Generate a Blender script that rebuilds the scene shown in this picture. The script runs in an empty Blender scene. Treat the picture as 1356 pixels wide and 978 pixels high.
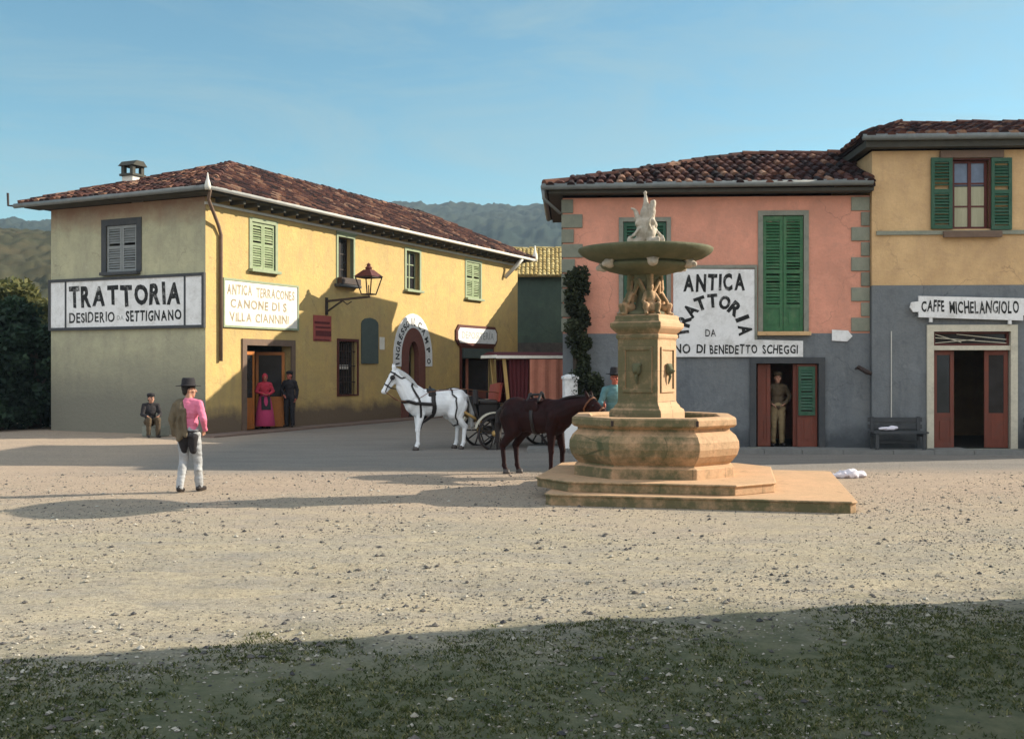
import bpy, bmesh, math, random
from mathutils import Vector, Matrix, Euler, noise
from mathutils.bvhtree import BVHTree
random.seed(11)
C = bpy.context.scene.collection
SC = bpy.context.scene
PI = math.pi
R = math.radians
V = Vector

# ------------------------------------------------------------------ mesh builder
class MB:
    def __init__(s):
        s.v = []; s.f = []; s.r = []
    def add(s, vs, fs, rnd=None):
        n = len(s.v)
        s.v.extend([tuple(p) for p in vs])
        r = random.random() if rnd is None else rnd
        for f in fs:
            s.f.append(tuple(i + n for i in f)); s.r.append(r)
        return s
    def xform(s, m, start=0):
        for i in range(start, len(s.v)):
            s.v[i] = tuple(m @ V(s.v[i]))
        return s
    def box(s, x0, x1, y0, y1, z0, z1, rnd=None):
        vs = [(x0,y0,z0),(x1,y0,z0),(x1,y1,z0),(x0,y1,z0),(x0,y0,z1),(x1,y0,z1),(x1,y1,z1),(x0,y1,z1)]
        return s.add(vs, [(0,3,2,1),(4,5,6,7),(0,1,5,4),(1,2,6,5),(2,3,7,6),(3,0,4,7)], rnd)
    def beam(s, a, b, w, h=None, up=(0,0,1)):
        a, b = V(a), V(b); h = h or w
        d = (b - a).normalized(); u = V(up)
        if abs(d.dot(u)) > .95: u = V((1,0,0))
        x = d.cross(u).normalized() * w / 2; y = x.normalized().cross(d).normalized() * h / 2
        vs = [p + sx*x + sy*y for p in (a, b) for sx, sy in ((-1,-1),(1,-1),(1,1),(-1,1))]
        return s.add(vs, [(0,3,2,1),(4,5,6,7),(0,1,5,4),(1,2,6,5),(2,3,7,6),(3,0,4,7)])
    def tube(s, path, rad, n=8, close=False, cap=True):
        path = [V(p) for p in path]; k = len(path)
        rs = rad if isinstance(rad, (list, tuple)) else [rad] * k
        vs = []; fs = []; prev = None
        for i, p in enumerate(path):
            if close: d = path[(i+1) % k] - path[i-1]
            else: d = path[min(i+1, k-1)] - path[max(i-1, 0)]
            d.normalize()
            if prev is None:
                u = V((0,0,1)) if abs(d.z) < .9 else V((1,0,0))
                x = d.cross(u).normalized()
            else:
                x = (prev - d * prev.dot(d)).normalized()
            prev = x; y = d.cross(x)
            for j in range(n):
                a = 2*PI*j/n
                vs.append(p + (x*math.cos(a) + y*math.sin(a)) * rs[i])
        m = k if close else k - 1
        for i in range(m):
            for j in range(n):
                a = i*n + j; b = i*n + (j+1) % n; c = ((i+1) % k)*n + (j+1) % n; d = ((i+1) % k)*n + j
                fs.append((a, b, c, d))
        if cap and not close:
            fs.append(tuple(range(n))[::-1]); fs.append(tuple((k-1)*n + j for j in range(n)))
        return s.add(vs, fs)
    def lathe(s, prof, n=32, c=(0,0,0), sx=1, sy=1, a0=0):
        vs = []; fs = []
        for r, z in prof:
            for j in range(n):
                a = 2*PI*j/n + a0
                vs.append((c[0] + r*math.cos(a)*sx, c[1] + r*math.sin(a)*sy, c[2] + z))
        for i in range(len(prof)-1):
            for j in range(n):
                fs.append((i*n+j, i*n+(j+1) % n, (i+1)*n+(j+1) % n, (i+1)*n+j))
        fs.append(tuple(range(n))[::-1]); fs.append(tuple((len(prof)-1)*n+j for j in range(n)))
        return s.add(vs, fs)
    def rings(s, rings, cap=True):                 # list of same-length polygons
        n = len(rings[0]); vs = [p for r in rings for p in r]; fs = []
        for i in range(len(rings)-1):
            for j in range(n):
                fs.append((i*n+j, i*n+(j+1) % n, (i+1)*n+(j+1) % n, (i+1)*n+j))
        if cap:
            fs.append(tuple(range(n))[::-1]); fs.append(tuple((len(rings)-1)*n+j for j in range(n)))
        return s.add(vs, fs)
    def prism(s, poly, y0, y1):                    # polygon in (x,z), extruded along y
        return s.rings([[(x, y0, z) for x, z in poly], [(x, y1, z) for x, z in poly]])
    def ell(s, c, r, rot=None, n=16, m=10):
        vs = []; fs = []
        rm = rot.to_matrix() if rot else Matrix.Identity(3)
        r = r if isinstance(r, (tuple, list)) else (r, r, r)
        for i in range(1, m):
            t = PI*i/m
            for j in range(n):
                a = 2*PI*j/n
                vs.append(V(c) + rm @ V((r[0]*math.sin(t)*math.cos(a), r[1]*math.sin(t)*math.sin(a), r[2]*math.cos(t))))
        top = len(vs); vs.append(V(c) + rm @ V((0,0,r[2]))); bot = len(vs); vs.append(V(c) - rm @ V((0,0,r[2])))
        for i in range(m-2):
            for j in range(n):
                fs.append((i*n+j, (i+1)*n+j, (i+1)*n+(j+1) % n, i*n+(j+1) % n))
        for j in range(n):
            fs.append((top, j, (j+1) % n)); fs.append((bot, (m-2)*n+(j+1) % n, (m-2)*n+j))
        return s.add(vs, fs)
    def cap(s, p0, r0, p1, r1, n=12):              # tapered capsule
        p0, p1 = V(p0), V(p1); d = p1 - p0; L = d.length
        if L < 1e-5: return s.ell(p0, r0)
        d /= L
        u = V((0,0,1)) if abs(d.z) < .9 else V((1,0,0))
        x = d.cross(u).normalized(); y = d.cross(x)
        rings = []
        for t in (-1, -.92, -.7, -.38, 0):
            rings.append((p0 + d*r0*t, r0*math.sqrt(max(1-t*t, .0004))))
        for t in (0, .38, .7, .92, 1):
            rings.append((p1 + d*r1*t, r1*math.sqrt(max(1-t*t, .0004))))
        return s.rings([[c + (x*math.cos(2*PI*j/n) + y*math.sin(2*PI*j/n))*r for j in range(n)] for c, r in rings])
    def wall(s, u0, u1, z0, z1, ops, y=0, depth=.3):   # outward -y, holes with reveals
        us = sorted({u0, u1} | {o[0] for o in ops} | {o[1] for o in ops})
        zs = sorted({z0, z1} | {o[2] for o in ops} | {o[3] for o in ops})
        for a, b in zip(us, us[1:]):
            for c, d in zip(zs, zs[1:]):
                mu, mz = (a+b)/2, (c+d)/2
                if any(o[0] < mu < o[1] and o[2] < mz < o[3] for o in ops): continue
                s.add([(a,y,c),(b,y,c),(b,y,d),(a,y,d)], [(0,1,2,3)])
        for a, b, c, d in ops:
            Y = y + depth
            s.add([(a,y,c),(a,y,d),(a,Y,d),(a,Y,c)], [(0,1,2,3)])
            s.add([(b,y,c),(b,Y,c),(b,Y,d),(b,y,d)], [(0,1,2,3)])
            s.add([(a,y,d),(b,y,d),(b,Y,d),(a,Y,d)], [(0,1,2,3)])
            s.add([(a,y,c),(a,Y,c),(b,Y,c),(b,y,c)], [(0,1,2,3)])
        return s
    def mesh(s, name):
        me = bpy.data.meshes.new(name)
        me.from_pydata(s.v, [], s.f); me.validate(); me.update()
        if len(me.polygons) == len(s.r):
            at = me.attributes.new('rnd', 'FLOAT', 'FACE')
            at.data.foreach_set('value', s.r)
        return me
    def build(s, name, mat, parent=None, mtx=None, smooth=False, bevel=0):
        o = bpy.data.objects.new(name, s.mesh(name)); C.objects.link(o)
        finish(o, mat, parent, mtx, smooth, bevel)
        return o

def finish(o, mat, parent=None, mtx=None, smooth=False, bevel=0):
    o.data.materials.clear(); o.data.materials.append(mat)
    if parent: o.parent = parent
    if mtx is not None: o.matrix_local = mtx
    if smooth:
        o.data.polygons.foreach_set('use_smooth', [True]*len(o.data.polygons))
    if bevel:
        b = o.modifiers.new('bevel', 'BEVEL'); b.width = bevel; b.segments = 2; b.limit_method = 'ANGLE'; b.angle_limit = R(40)
    return o

def blob(mb, name, mat, parent=None, voxel=.012, it=2, mtx=None, deform=None):
    """fuse overlapping closed shapes into one continuous skin"""
    o = bpy.data.objects.new(name, mb.mesh(name)); C.objects.link(o)
    m = o.modifiers.new('r', 'REMESH'); m.mode = 'VOXEL'; m.voxel_size = voxel
    if it:
        q = o.modifiers.new('s', 'SMOOTH'); q.iterations = it; q.factor = .5
    dg = bpy.context.evaluated_depsgraph_get()
    me = bpy.data.meshes.new_from_object(o.evaluated_get(dg))
    o.modifiers.clear(); old = o.data; o.data = me; bpy.data.meshes.remove(old); me.name = name
    if deform:
        for v in me.vertices: v.co = deform(v.co)
    return finish(o, mat, parent, mtx, True)

def thing(name, label, cat, loc=(0,0,0), rz=0, group=None, mtx=None):
    o = bpy.data.objects.new(name, None); C.objects.link(o)
    o.empty_display_size = .3
    if mtx is not None: o.matrix_world = mtx
    else:
        o.location = loc; o.rotation_euler = (0,0,rz)
    return tag(o, label, cat, group)
def tag(o, label, cat, group=None, kind=None):
    if label: o['label'] = label
    if cat: o['category'] = cat
    if group: o['group'] = group
    if kind: o['kind'] = kind
    return o
def struct(name, mb, mat, smooth=False):
    o = mb.build(name, mat, None, None, smooth); o['kind'] = 'structure'; return o

# ------------------------------------------------------------------ materials
def nodes(name):
    m = bpy.data.materials.new(name); m.use_nodes = True
    nt = m.node_tree; b = nt.nodes['Principled BSDF']
    return m, nt, b
def N(nt, t, **kw):
    n = nt.nodes.new(t)
    for k, v in kw.items():
        if k in ('inp',):
            for kk, vv in v.items(): n.inputs[kk].default_value = vv
        else: setattr(n, k, v)
    return n
def c4(c): return (c[0], c[1], c[2], 1)
def noise_fac(nt, scale, detail=6, rough=.6, lo=.35, hi=.65, coord='Object', stretch=None, dist=0):
    tc = N(nt, 'ShaderNodeTexCoord')
    src = tc.outputs[coord]
    if stretch:
        mp = N(nt, 'ShaderNodeMapping'); mp.inputs['Scale'].default_value = stretch
        nt.links.new(src, mp.inputs[0]); src = mp.outputs[0]
    n = N(nt, 'ShaderNodeTexNoise'); n.inputs['Scale'].default_value = scale
    n.inputs['Detail'].default_value = detail; n.inputs['Roughness'].default_value = rough; n.inputs['Distortion'].default_value = dist
    nt.links.new(src, n.inputs['Vector'])
    r = N(nt, 'ShaderNodeMapRange'); r.inputs[1].default_value = lo; r.inputs[2].default_value = hi
    nt.links.new(n.outputs[0], r.inputs[0])
    return r.outputs[0], n.outputs[0]
def mix(nt, fac, a, b):
    m = N(nt, 'ShaderNodeMix', data_type='RGBA')
    for sock, val in ((m.inputs[0], fac), (m.inputs[6], a), (m.inputs[7], b)):
        if isinstance(val, (float, int)): sock.default_value = val
        elif isinstance(val, tuple): sock.default_value = c4(val)
        else: nt.links.new(val, sock)
    return m.outputs[2]
def mul(nt, a, b, op='MULTIPLY'):
    m = N(nt, 'ShaderNodeMath', operation=op)
    for i, x in enumerate((a, b)):
        if isinstance(x, (float, int)): m.inputs[i].default_value = x
        else: nt.links.new(x, m.inputs[i])
    return m.outputs[0]
def bump(nt, b, h, strength=.4, dist=.02):
    n = N(nt, 'ShaderNodeBump'); n.inputs['Strength'].default_value = strength; n.inputs['Distance'].default_value = dist
    nt.links.new(h, n.inputs['Height']); nt.links.new(n.outputs[0], b.inputs['Normal'])
def zramp(nt, z0, z1, wob=.3, coord='Object'):
    """0 below z0, 1 above z1 with an irregular edge"""
    tc = N(nt, 'ShaderNodeTexCoord'); sx = N(nt, 'ShaderNodeSeparateXYZ'); nt.links.new(tc.outputs[coord], sx.inputs[0])
    _, n = noise_fac(nt, 1.1, 8, .7)
    a = mul(nt, mul(nt, n, .5, 'SUBTRACT'), wob*4)
    z = mul(nt, sx.outputs[2], a, 'ADD')
    r = N(nt, 'ShaderNodeMapRange'); r.inputs[1].default_value = z0; r.inputs[2].default_value = z1
    nt.links.new(z, r.inputs[0]); return r.outputs[0]

def stucco(name, c1, c2, stain, damp=None, damp_z=(.5,1.0), streak=.6, top=None, top_z=None, scale=.9):
    m, nt, b = nodes(name)
    f1, _ = noise_fac(nt, scale, 8, .65, .35, .65)
    col = mix(nt, f1, c1, tuple(x*.84 for x in c2))
    f6, _ = noise_fac(nt, .55, 10, .78, .46, .66, dist=1.2)
    col = mix(nt, mul(nt, f6, .42), col, stain)
    f2, _ = noise_fac(nt, 3.5, 10, .75, .5, .75)
    col = mix(nt, mul(nt, f2, .75), col, stain)
    f5, _ = noise_fac(nt, 1.4, 12, .8, .55, .62, dist=.6)
    col = mix(nt, mul(nt, f5, .28), col, tuple(min(.85, x*1.28) for x in c2))
    f3, _ = noise_fac(nt, 2.2, 8, .7, .52, .72, stretch=(1.3,1.3,.18))
    col = mix(nt, mul(nt, f3, streak), col, stain)
    f4, n4 = noise_fac(nt, 45, 5, .7, .3, .7)
    col = mix(nt, mul(nt, f4, .34), col, tuple(x*.55 for x in c1))
    # hairline cracks and lost patches of plaster
    tc = N(nt, 'ShaderNodeTexCoord'); nd = N(nt, 'ShaderNodeTexNoise'); nd.inputs['Scale'].default_value = 2.0; nd.inputs['Detail'].default_value = 6
    nt.links.new(tc.outputs['Object'], nd.inputs['Vector'])
    vm = N(nt, 'ShaderNodeVectorMath', operation='MULTIPLY_ADD'); vm.inputs[1].default_value = (.7,.7,.7); nt.links.new(nd.outputs['Color'], vm.inputs[0]); nt.links.new(tc.outputs['Object'], vm.inputs[2])
    vo = N(nt, 'ShaderNodeTexVoronoi', feature='DISTANCE_TO_EDGE'); vo.inputs['Scale'].default_value = .55; nt.links.new(vm.outputs[0], vo.inputs['Vector'])
    cr = N(nt, 'ShaderNodeMapRange'); cr.inputs[1].default_value = .007; cr.inputs[2].default_value = .001; nt.links.new(vo.outputs['Distance'], cr.inputs[0])
    fm, _ = noise_fac(nt, .7, 3, .5, .5, .6)
    col = mix(nt, mul(nt, mul(nt, cr.outputs[0], fm), .45), col, tuple(x*.5 for x in stain))
    fp, _ = noise_fac(nt, 1.25, 12, .72, .655, .675)
    col = mix(nt, mul(nt, fp, .65), col, tuple(.5*(x+y) for x, y in zip(stain, (.30,.25,.19))))
    if damp:
        z = zramp(nt, damp_z[0], damp_z[1], .25)
        col = mix(nt, z, damp, col)
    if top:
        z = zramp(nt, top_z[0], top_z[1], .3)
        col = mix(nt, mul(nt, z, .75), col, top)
    nt.links.new(col, b.inputs['Base Color'])
    b.inputs['Roughness'].default_value = .9; b.inputs['Specular IOR Level'].default_value = .2
    _, nb = noise_fac(nt, 9, 10, .72)
    bump(nt, b, nb, .8, .035)
    return m
def mottled(name, c1, c2, scale=6, rough=.7, bstr=.25, bdist=.01, metal=0, spec=.3, stretch=None, grit=.25, rnd=0):
    m, nt, b = nodes(name)
    f, _ = noise_fac(nt, scale, 8, .65, .32, .68, stretch=stretch)
    col = mix(nt, f, c1, c2)
    g, n2 = noise_fac(nt, scale*7, 6, .7, .4, .7, stretch=stretch)
    col = mix(nt, mul(nt, g, grit), col, tuple(x*.4 for x in c1))
    if rnd:
        at = N(nt, 'ShaderNodeAttribute', attribute_name='rnd')
        r = N(nt, 'ShaderNodeMapRange'); r.inputs[3].default_value = 1-rnd; r.inputs[4].default_value = 1+rnd
        nt.links.new(at.outputs['Fac'], r.inputs[0])
        hs = N(nt, 'ShaderNodeHueSaturation'); nt.links.new(r.outputs[0], hs.inputs['Value']); nt.links.new(col, hs.inputs['Color'])
        col = hs.outputs[0]
    nt.links.new(col, b.inputs['Base Color'])
    b.inputs['Roughness'].default_value = rough; b.inputs['Metallic'].default_value = metal
    b.inputs['Specular IOR Level'].default_value = spec
    if bstr: bump(nt, b, n2, bstr, bdist)
    return m
def ramp_rnd(name, stops, rough=.85, grit=.3, scale=18, transl=0, bstr=.3):
    m, nt, b = nodes(name)
    at = N(nt, 'ShaderNodeAttribute', attribute_name='rnd')
    cr = N(nt, 'ShaderNodeValToRGB'); cr.color_ramp.interpolation = 'LINEAR'
    e = cr.color_ramp.elements
    e[0].position = stops[0][0]; e[0].color = c4(stops[0][1]); e[1].position = stops[-1][0]; e[1].color = c4(stops[-1][1])
    for p, c in stops[1:-1]:
        q = e.new(p); q.color = c4(c)
    nt.links.new(at.outputs['Fac'], cr.inputs[0])
    f, n = noise_fac(nt, scale, 6, .7, .4, .7)
    col = mix(nt, mul(nt, f, grit), cr.outputs[0], tuple(x*.3 for x in stops[0][1]))
    nt.links.new(col, b.inputs['Base Color']); b.inputs['Roughness'].default_value = rough
    b.inputs['Specular IOR Level'].default_value = .2
    if transl:
        tr = N(nt, 'ShaderNodeBsdfTranslucent'); nt.links.new(col, tr.inputs[0])
        ms = N(nt, 'ShaderNodeMixShader'); ms.inputs[0].default_value = transl
        out = nt.nodes['Material Output']
        nt.links.new(b.outputs[0], ms.inputs[1]); nt.links.new(tr.outputs[0], ms.inputs[2]); nt.links.new(ms.outputs[0], out.inputs[0])
    elif bstr: bump(nt, b, n, bstr, .01)
    return m
def glass(name, c=(.016,.016,.018)):
    m, nt, b = nodes(name)
    f, n = noise_fac(nt, 3, 3, .5)
    nt.links.new(mix(nt, f, c, tuple(x*1.6 for x in c)), b.inputs['Base Color'])
    b.inputs['Roughness'].default_value = .14; b.inputs['Specular IOR Level'].default_value = .35
    bump(nt, b, n, .08, .01)
    return m

M = {}
M['yellow'] = stucco('yellow_stucco', (.60,.405,.15), (.56,.42,.175), (.36,.25,.14), damp=(.16,.115,.075), damp_z=(.45,.85))
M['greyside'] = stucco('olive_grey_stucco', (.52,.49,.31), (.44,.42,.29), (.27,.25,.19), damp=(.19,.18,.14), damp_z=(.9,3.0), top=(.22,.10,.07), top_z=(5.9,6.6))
M['pink'] = stucco('salmon_stucco', (.78,.345,.235), (.68,.315,.215), (.45,.235,.17), streak=.3)
M['greybase'] = stucco('grey_render', (.175,.19,.20), (.215,.225,.225), (.095,.105,.115), damp=(.07,.078,.085), damp_z=(.2,.55))
M['ochre'] = stucco('ochre_stucco', (.72,.48,.245), (.62,.395,.195), (.42,.27,.155), streak=.4)
M['farwall'] = stucco('green_plaster', (.075,.105,.075), (.055,.08,.065), (.04,.045,.04), streak=.5)
M['farbase'] = stucco('dark_rubble', (.10,.085,.07), (.06,.05,.05), (.03,.03,.03), scale=2.5)
M['plainwall'] = stucco('buff_stucco', (.45,.36,.24), (.42,.33,.22), (.3,.24,.18))
M['stone'] = mottled('weathered_stone', (.58,.35,.20), (.46,.30,.17), 3.2, .85, .5, .02)
def add_moss_and_shade(mat, amount, moss_and_shade):  # moss blotches that also paint shade onto faces turned from the sun
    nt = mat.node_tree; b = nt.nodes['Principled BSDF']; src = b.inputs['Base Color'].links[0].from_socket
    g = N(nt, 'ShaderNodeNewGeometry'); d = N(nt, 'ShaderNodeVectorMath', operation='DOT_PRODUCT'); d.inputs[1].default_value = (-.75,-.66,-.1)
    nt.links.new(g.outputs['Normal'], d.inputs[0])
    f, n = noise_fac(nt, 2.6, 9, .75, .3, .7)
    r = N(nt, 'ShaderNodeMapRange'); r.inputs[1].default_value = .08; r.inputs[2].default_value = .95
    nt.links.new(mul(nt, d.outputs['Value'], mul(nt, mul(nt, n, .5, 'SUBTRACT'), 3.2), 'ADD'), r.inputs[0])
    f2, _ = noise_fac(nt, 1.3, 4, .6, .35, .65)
    nt.links.new(mix(nt, mul(nt, r.outputs[0], amount), src, mix(nt, f2, moss_and_shade, (moss_and_shade[0]*.6, moss_and_shade[1]*.85, moss_and_shade[2]*.75))), b.inputs['Base Color'])
def add_joints(mat):
    nt = mat.node_tree; b = nt.nodes['Principled BSDF']; src = b.inputs['Base Color'].links[0].from_socket
    tc = N(nt, 'ShaderNodeTexCoord'); s = N(nt, 'ShaderNodeSeparateXYZ'); nt.links.new(tc.outputs['Object'], s.inputs[0])
    cb = N(nt, 'ShaderNodeCombineXYZ'); nt.links.new(mul(nt, s.outputs[0], mul(nt, s.outputs[1], .83), 'ADD'), cb.inputs[0]); nt.links.new(s.outputs[2], cb.inputs[1])
    br = N(nt, 'ShaderNodeTexBrick'); br.inputs['Scale'].default_value = 1; br.inputs['Brick Width'].default_value = .86; br.inputs['Row Height'].default_value = .47; br.inputs['Mortar Size'].default_value = .007; br.inputs['Mortar Smooth'].default_value = .2
    nt.links.new(cb.outputs[0], br.inputs['Vector'])
    g = N(nt, 'ShaderNodeNewGeometry'); sn = N(nt, 'ShaderNodeSeparateXYZ'); nt.links.new(g.outputs['True Normal'], sn.inputs[0])
    side = mul(nt, mul(nt, sn.outputs[2], .0, 'ADD'), .6, 'LESS_THAN')
    f, _ = noise_fac(nt, 1.7, 5, .6, .4, .6)
    nt.links.new(mix(nt, mul(nt, mul(nt, br.outputs['Fac'], side), mul(nt, f, .75)), src, (.07,.05,.03)), b.inputs['Base Color'])
add_joints(M['stone'])
add_moss_and_shade(M['stone'], .85, (.078,.080,.038))
M['stone_dk'] = mottled('mossy_shaded_stone', (.145,.135,.075), (.075,.085,.045), 4, .85, .5, .02)  # mossy stone darkened to paint in the shade under the bowl
M['statue'] = mottled('statue_stone', (.56,.48,.38), (.33,.28,.22), 9, .8, .4, .01)
M['quoin'] = mottled('grey_green_stone', (.19,.20,.155), (.25,.25,.19), 5, .9, .4, .01, rnd=.18)
M['trim'] = mottled('grey_stone_trim', (.20,.21,.17), (.27,.26,.21), 5, .85, .3)
M['darktrim'] = mottled('dark_slate_trim', (.045,.05,.055), (.07,.07,.07), 6, .8)
M['greentrim'] = mottled('pale_green_trim', (.30,.34,.21), (.24,.28,.18), 6, .8)
M['redtrim'] = mottled('dark_red_paint', (.115,.028,.02), (.075,.02,.016), 9, .55)
M['browntrim'] = mottled('brown_stone_trim', (.18,.115,.08), (.13,.09,.065), 6, .85)
M['brick'] = mottled('worn_brick_red', (.19,.07,.05), (.14,.055,.04), 10, .9, .5)
M['cream'] = mottled('cream_paint', (.60,.55,.43), (.50,.46,.36), 6, .7)
M['white'] = mottled('white_paint', (.78,.77,.75), (.70,.69,.67), 2.5, .75, .15, grit=.1)
M['offwhite'] = mottled('faded_white_paint', (.76,.72,.64), (.66,.61,.52), 3, .8, .15, grit=.12)
M['gutter'] = mottled('pale_gutter_metal', (.62,.59,.52), (.52,.50,.44), 5, .5)
M['greygutter'] = mottled('grey_gutter_metal', (.20,.21,.20), (.14,.15,.145), 5, .5)
M['soffit'] = mottled('dark_soffit', (.075,.07,.055), (.05,.048,.04), 5, .9)
M['ink'] = mottled('black_sign_paint', (.012,.012,.012), (.022,.022,.02), 14, .8, .1)
def wear(mat, col, lo, hi, scale=5):
    nt = mat.node_tree; b = nt.nodes['Principled BSDF']; src = b.inputs['Base Color'].links[0].from_socket
    f, _ = noise_fac(nt, scale, 12, .8, lo, hi)
    nt.links.new(mix(nt, f, src, col), b.inputs['Base Color'])
wear(M['ink'], (.45,.44,.42), .54, .70)
wear(M['white'], (.40,.38,.34), .48, .76, 2.2); wear(M['offwhite'], (.44,.38,.28), .5, .8, 2.2)
M['fadedink'] = mottled('faded_brown_paint', (.22,.175,.115), (.42,.36,.27), 7, .8, .1)
M['greyink'] = mottled('faded_grey_paint', (.30,.31,.29), (.48,.48,.46), 9, .8, .1)
M['g_shut'] = mottled('green_shutter_paint', (.045,.15,.06), (.032,.105,.048), 7, .5, .15)
M['g_dark'] = mottled('deep_green_shutter_paint', (.028,.095,.052), (.02,.07,.04), 7, .5, .15)
M['g_pale'] = mottled('pale_green_shutter_paint', (.20,.26,.13), (.25,.30,.16), 7, .6, .15)
M['grey_shut'] = mottled('grey_shutter_paint', (.24,.25,.24), (.19,.20,.195), 7, .6, .15)
M['orange'] = mottled('orange_varnished_wood', (.46,.16,.035), (.34,.11,.025), 5, .45, .2, stretch=(1,1,.15))
M['redwood'] = mottled('red_brown_wood', (.185,.05,.03), (.125,.035,.022), 5, .5, .2, stretch=(1,1,.15))
M['blackwood'] = mottled('black_brown_wood', (.02,.013,.011), (.03,.018,.014), 5, .5, .2)
M['iron'] = mottled('wrought_iron', (.028,.02,.018), (.055,.032,.024), 12, .6, .3)
M['glass'] = glass('window_glass')
M['blueglass'] = glass('sky_blue_glass', (.10,.13,.18))
M['curtain'] = mottled('cream_curtain', (.42,.40,.27), (.34,.33,.22), 4, .9, .3, stretch=(6,6,.4))
M['poster_red'] = mottled('red_poster', (.36,.085,.065), (.30,.07,.055), 5, .9)
M['poster_dk'] = mottled('dark_red_poster_print', (.14,.03,.03), (.10,.022,.022), 9, .9)
M['poster_gr'] = mottled('grey_green_board', (.085,.105,.09), (.065,.08,.075), 6, .8)
TS = [(0,(.016,.010,.010)),(.4,(.058,.023,.019)),(.7,(.095,.037,.026)),(.88,(.16,.07,.043)),(1,(.31,.18,.115))]
M['tile'] = ramp_rnd('terracotta_tile', TS, grit=.45)
M['tile_lt'] = ramp_rnd('ochre_tile', [(0,(.36,.25,.09)),(.5,(.46,.34,.13)),(1,(.56,.44,.20))], grit=.35)
M['skin'] = mottled('skin', (.46,.24,.16), (.40,.20,.13), 20, .55, .05)
M['skin_red'] = mottled('ruddy_skin', (.42,.13,.08), (.36,.10,.07), 20, .55, .05)
M['black_cloth'] = mottled('black_cloth', (.018,.016,.018), (.03,.026,.028), 12, .9, .3)
M['hair'] = mottled('dark_hair', (.014,.011,.01), (.025,.018,.014), 30, .6, .3)
M['pinkcloth'] = mottled('pink_shirt_cloth', (.70,.20,.30), (.60,.15,.24), 7, .9, .5, .02, grit=.1)
M['olivecloth'] = mottled('olive_jacket_cloth', (.15,.115,.07), (.11,.085,.055), 9, .9, .5, .02)
M['greycloth'] = mottled('pale_grey_trouser_cloth', (.42,.42,.42), (.26,.27,.28), 5, .9, .5, .02)
M['redcloth'] = mottled('crimson_cloth', (.50,.04,.06), (.38,.03,.06), 8, .9, .5, .02)
M['magenta'] = mottled('magenta_skirt_cloth', (.48,.05,.13), (.38,.04,.11), 6, .9, .5, .02, stretch=(8,8,.6))
M['tealcloth'] = mottled('teal_shirt_cloth', (.09,.20,.21), (.14,.27,.28), 8, .9, .4, .02)
M['khaki'] = mottled('khaki_cloth', (.26,.19,.10), (.20,.15,.08), 8, .9, .4, .02)
M['brownvest'] = mottled('brown_waistcoat_cloth', (.07,.05,.03), (.10,.07,.04), 8, .9, .4, .02)
M['leather'] = mottled('black_leather', (.016,.013,.012), (.03,.022,.02), 12, .4, .2)
M['tanleather'] = mottled('tan_leather', (.22,.09,.04), (.16,.06,.03), 12, .5, .2)
M['whitehorse'] = mottled('white_horse_coat', (.86,.85,.83), (.66,.66,.66), 3.2, .7, .15, grit=.06)
M['whitemane'] = mottled('grey_white_mane', (.62,.61,.58), (.42,.41,.40), 9, .8, .5, .02, stretch=(6,6,1))
M['brownhorse'] = mottled('dark_bay_coat', (.012,.004,.004), (.028,.007,.006), 4, .6, .15, .01, 0, .12)
M['darkmane'] = mottled('black_mane', (.012,.008,.008), (.02,.012,.01), 12, .6, .4)
M['hoof'] = mottled('hoof_horn', (.05,.04,.035), (.09,.07,.06), 14, .5)
M['carriage_red'] = mottled('red_carriage_paint', (.30,.045,.03), (.22,.035,.025), 6, .4, .1)
M['cur_dark'] = mottled('dark_maroon_curtain', (.10,.018,.02), (.075,.013,.016), 5, .9, .4, .02, stretch=(6,6,.4))
M['cur_brick'] = mottled('brick_canvas', (.48,.19,.12), (.38,.14,.09), 4, .9, .3)
M['gold'] = mottled('ochre_post_paint', (.50,.31,.11), (.42,.26,.09), 5, .6)
M['black'] = mottled('black_paint', (.016,.014,.014), (.03,.025,.024), 9, .45, .1)
M['rag'] = mottled('crumpled_white_cloth', (.74,.70,.74), (.62,.58,.64), 8, .9, .4, .02)
M['bark'] = mottled('bark', (.09,.065,.045), (.055,.04,.03), 8, .95, .8, .04, stretch=(4,4,1))
M['leaf_dk'] = ramp_rnd('dark_evergreen_leaf', [(0,(.010,.022,.013)),(.5,(.022,.045,.022)),(1,(.05,.085,.035))], .6, .2, 3, .2)
M['leaf_ol'] = ramp_rnd('olive_leaf', [(0,(.05,.06,.02)),(.5,(.10,.105,.035)),(1,(.19,.17,.06))], .7, .2, 3, .25)
M['leaf_iv'] = ramp_rnd('ivy_leaf', [(0,(.018,.022,.012)),(.5,(.04,.05,.022)),(1,(.085,.085,.04))], .6, .2, 3, .2)
M['grass'] = ramp_rnd('short_grass', [(0,(.045,.06,.02)),(.5,(.085,.105,.035)),(.85,(.16,.16,.06)),(1,(.34,.31,.15))], .8, .2, 3, .25)
M['pebble'] = ramp_rnd('pebbles', [(0,(.05,.05,.055)),(.35,(.16,.14,.12)),(.7,(.36,.32,.25)),(1,(.52,.47,.39))], .85, .3, 40)
M['water'] = glass('trough_water', (.03,.045,.04))

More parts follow.
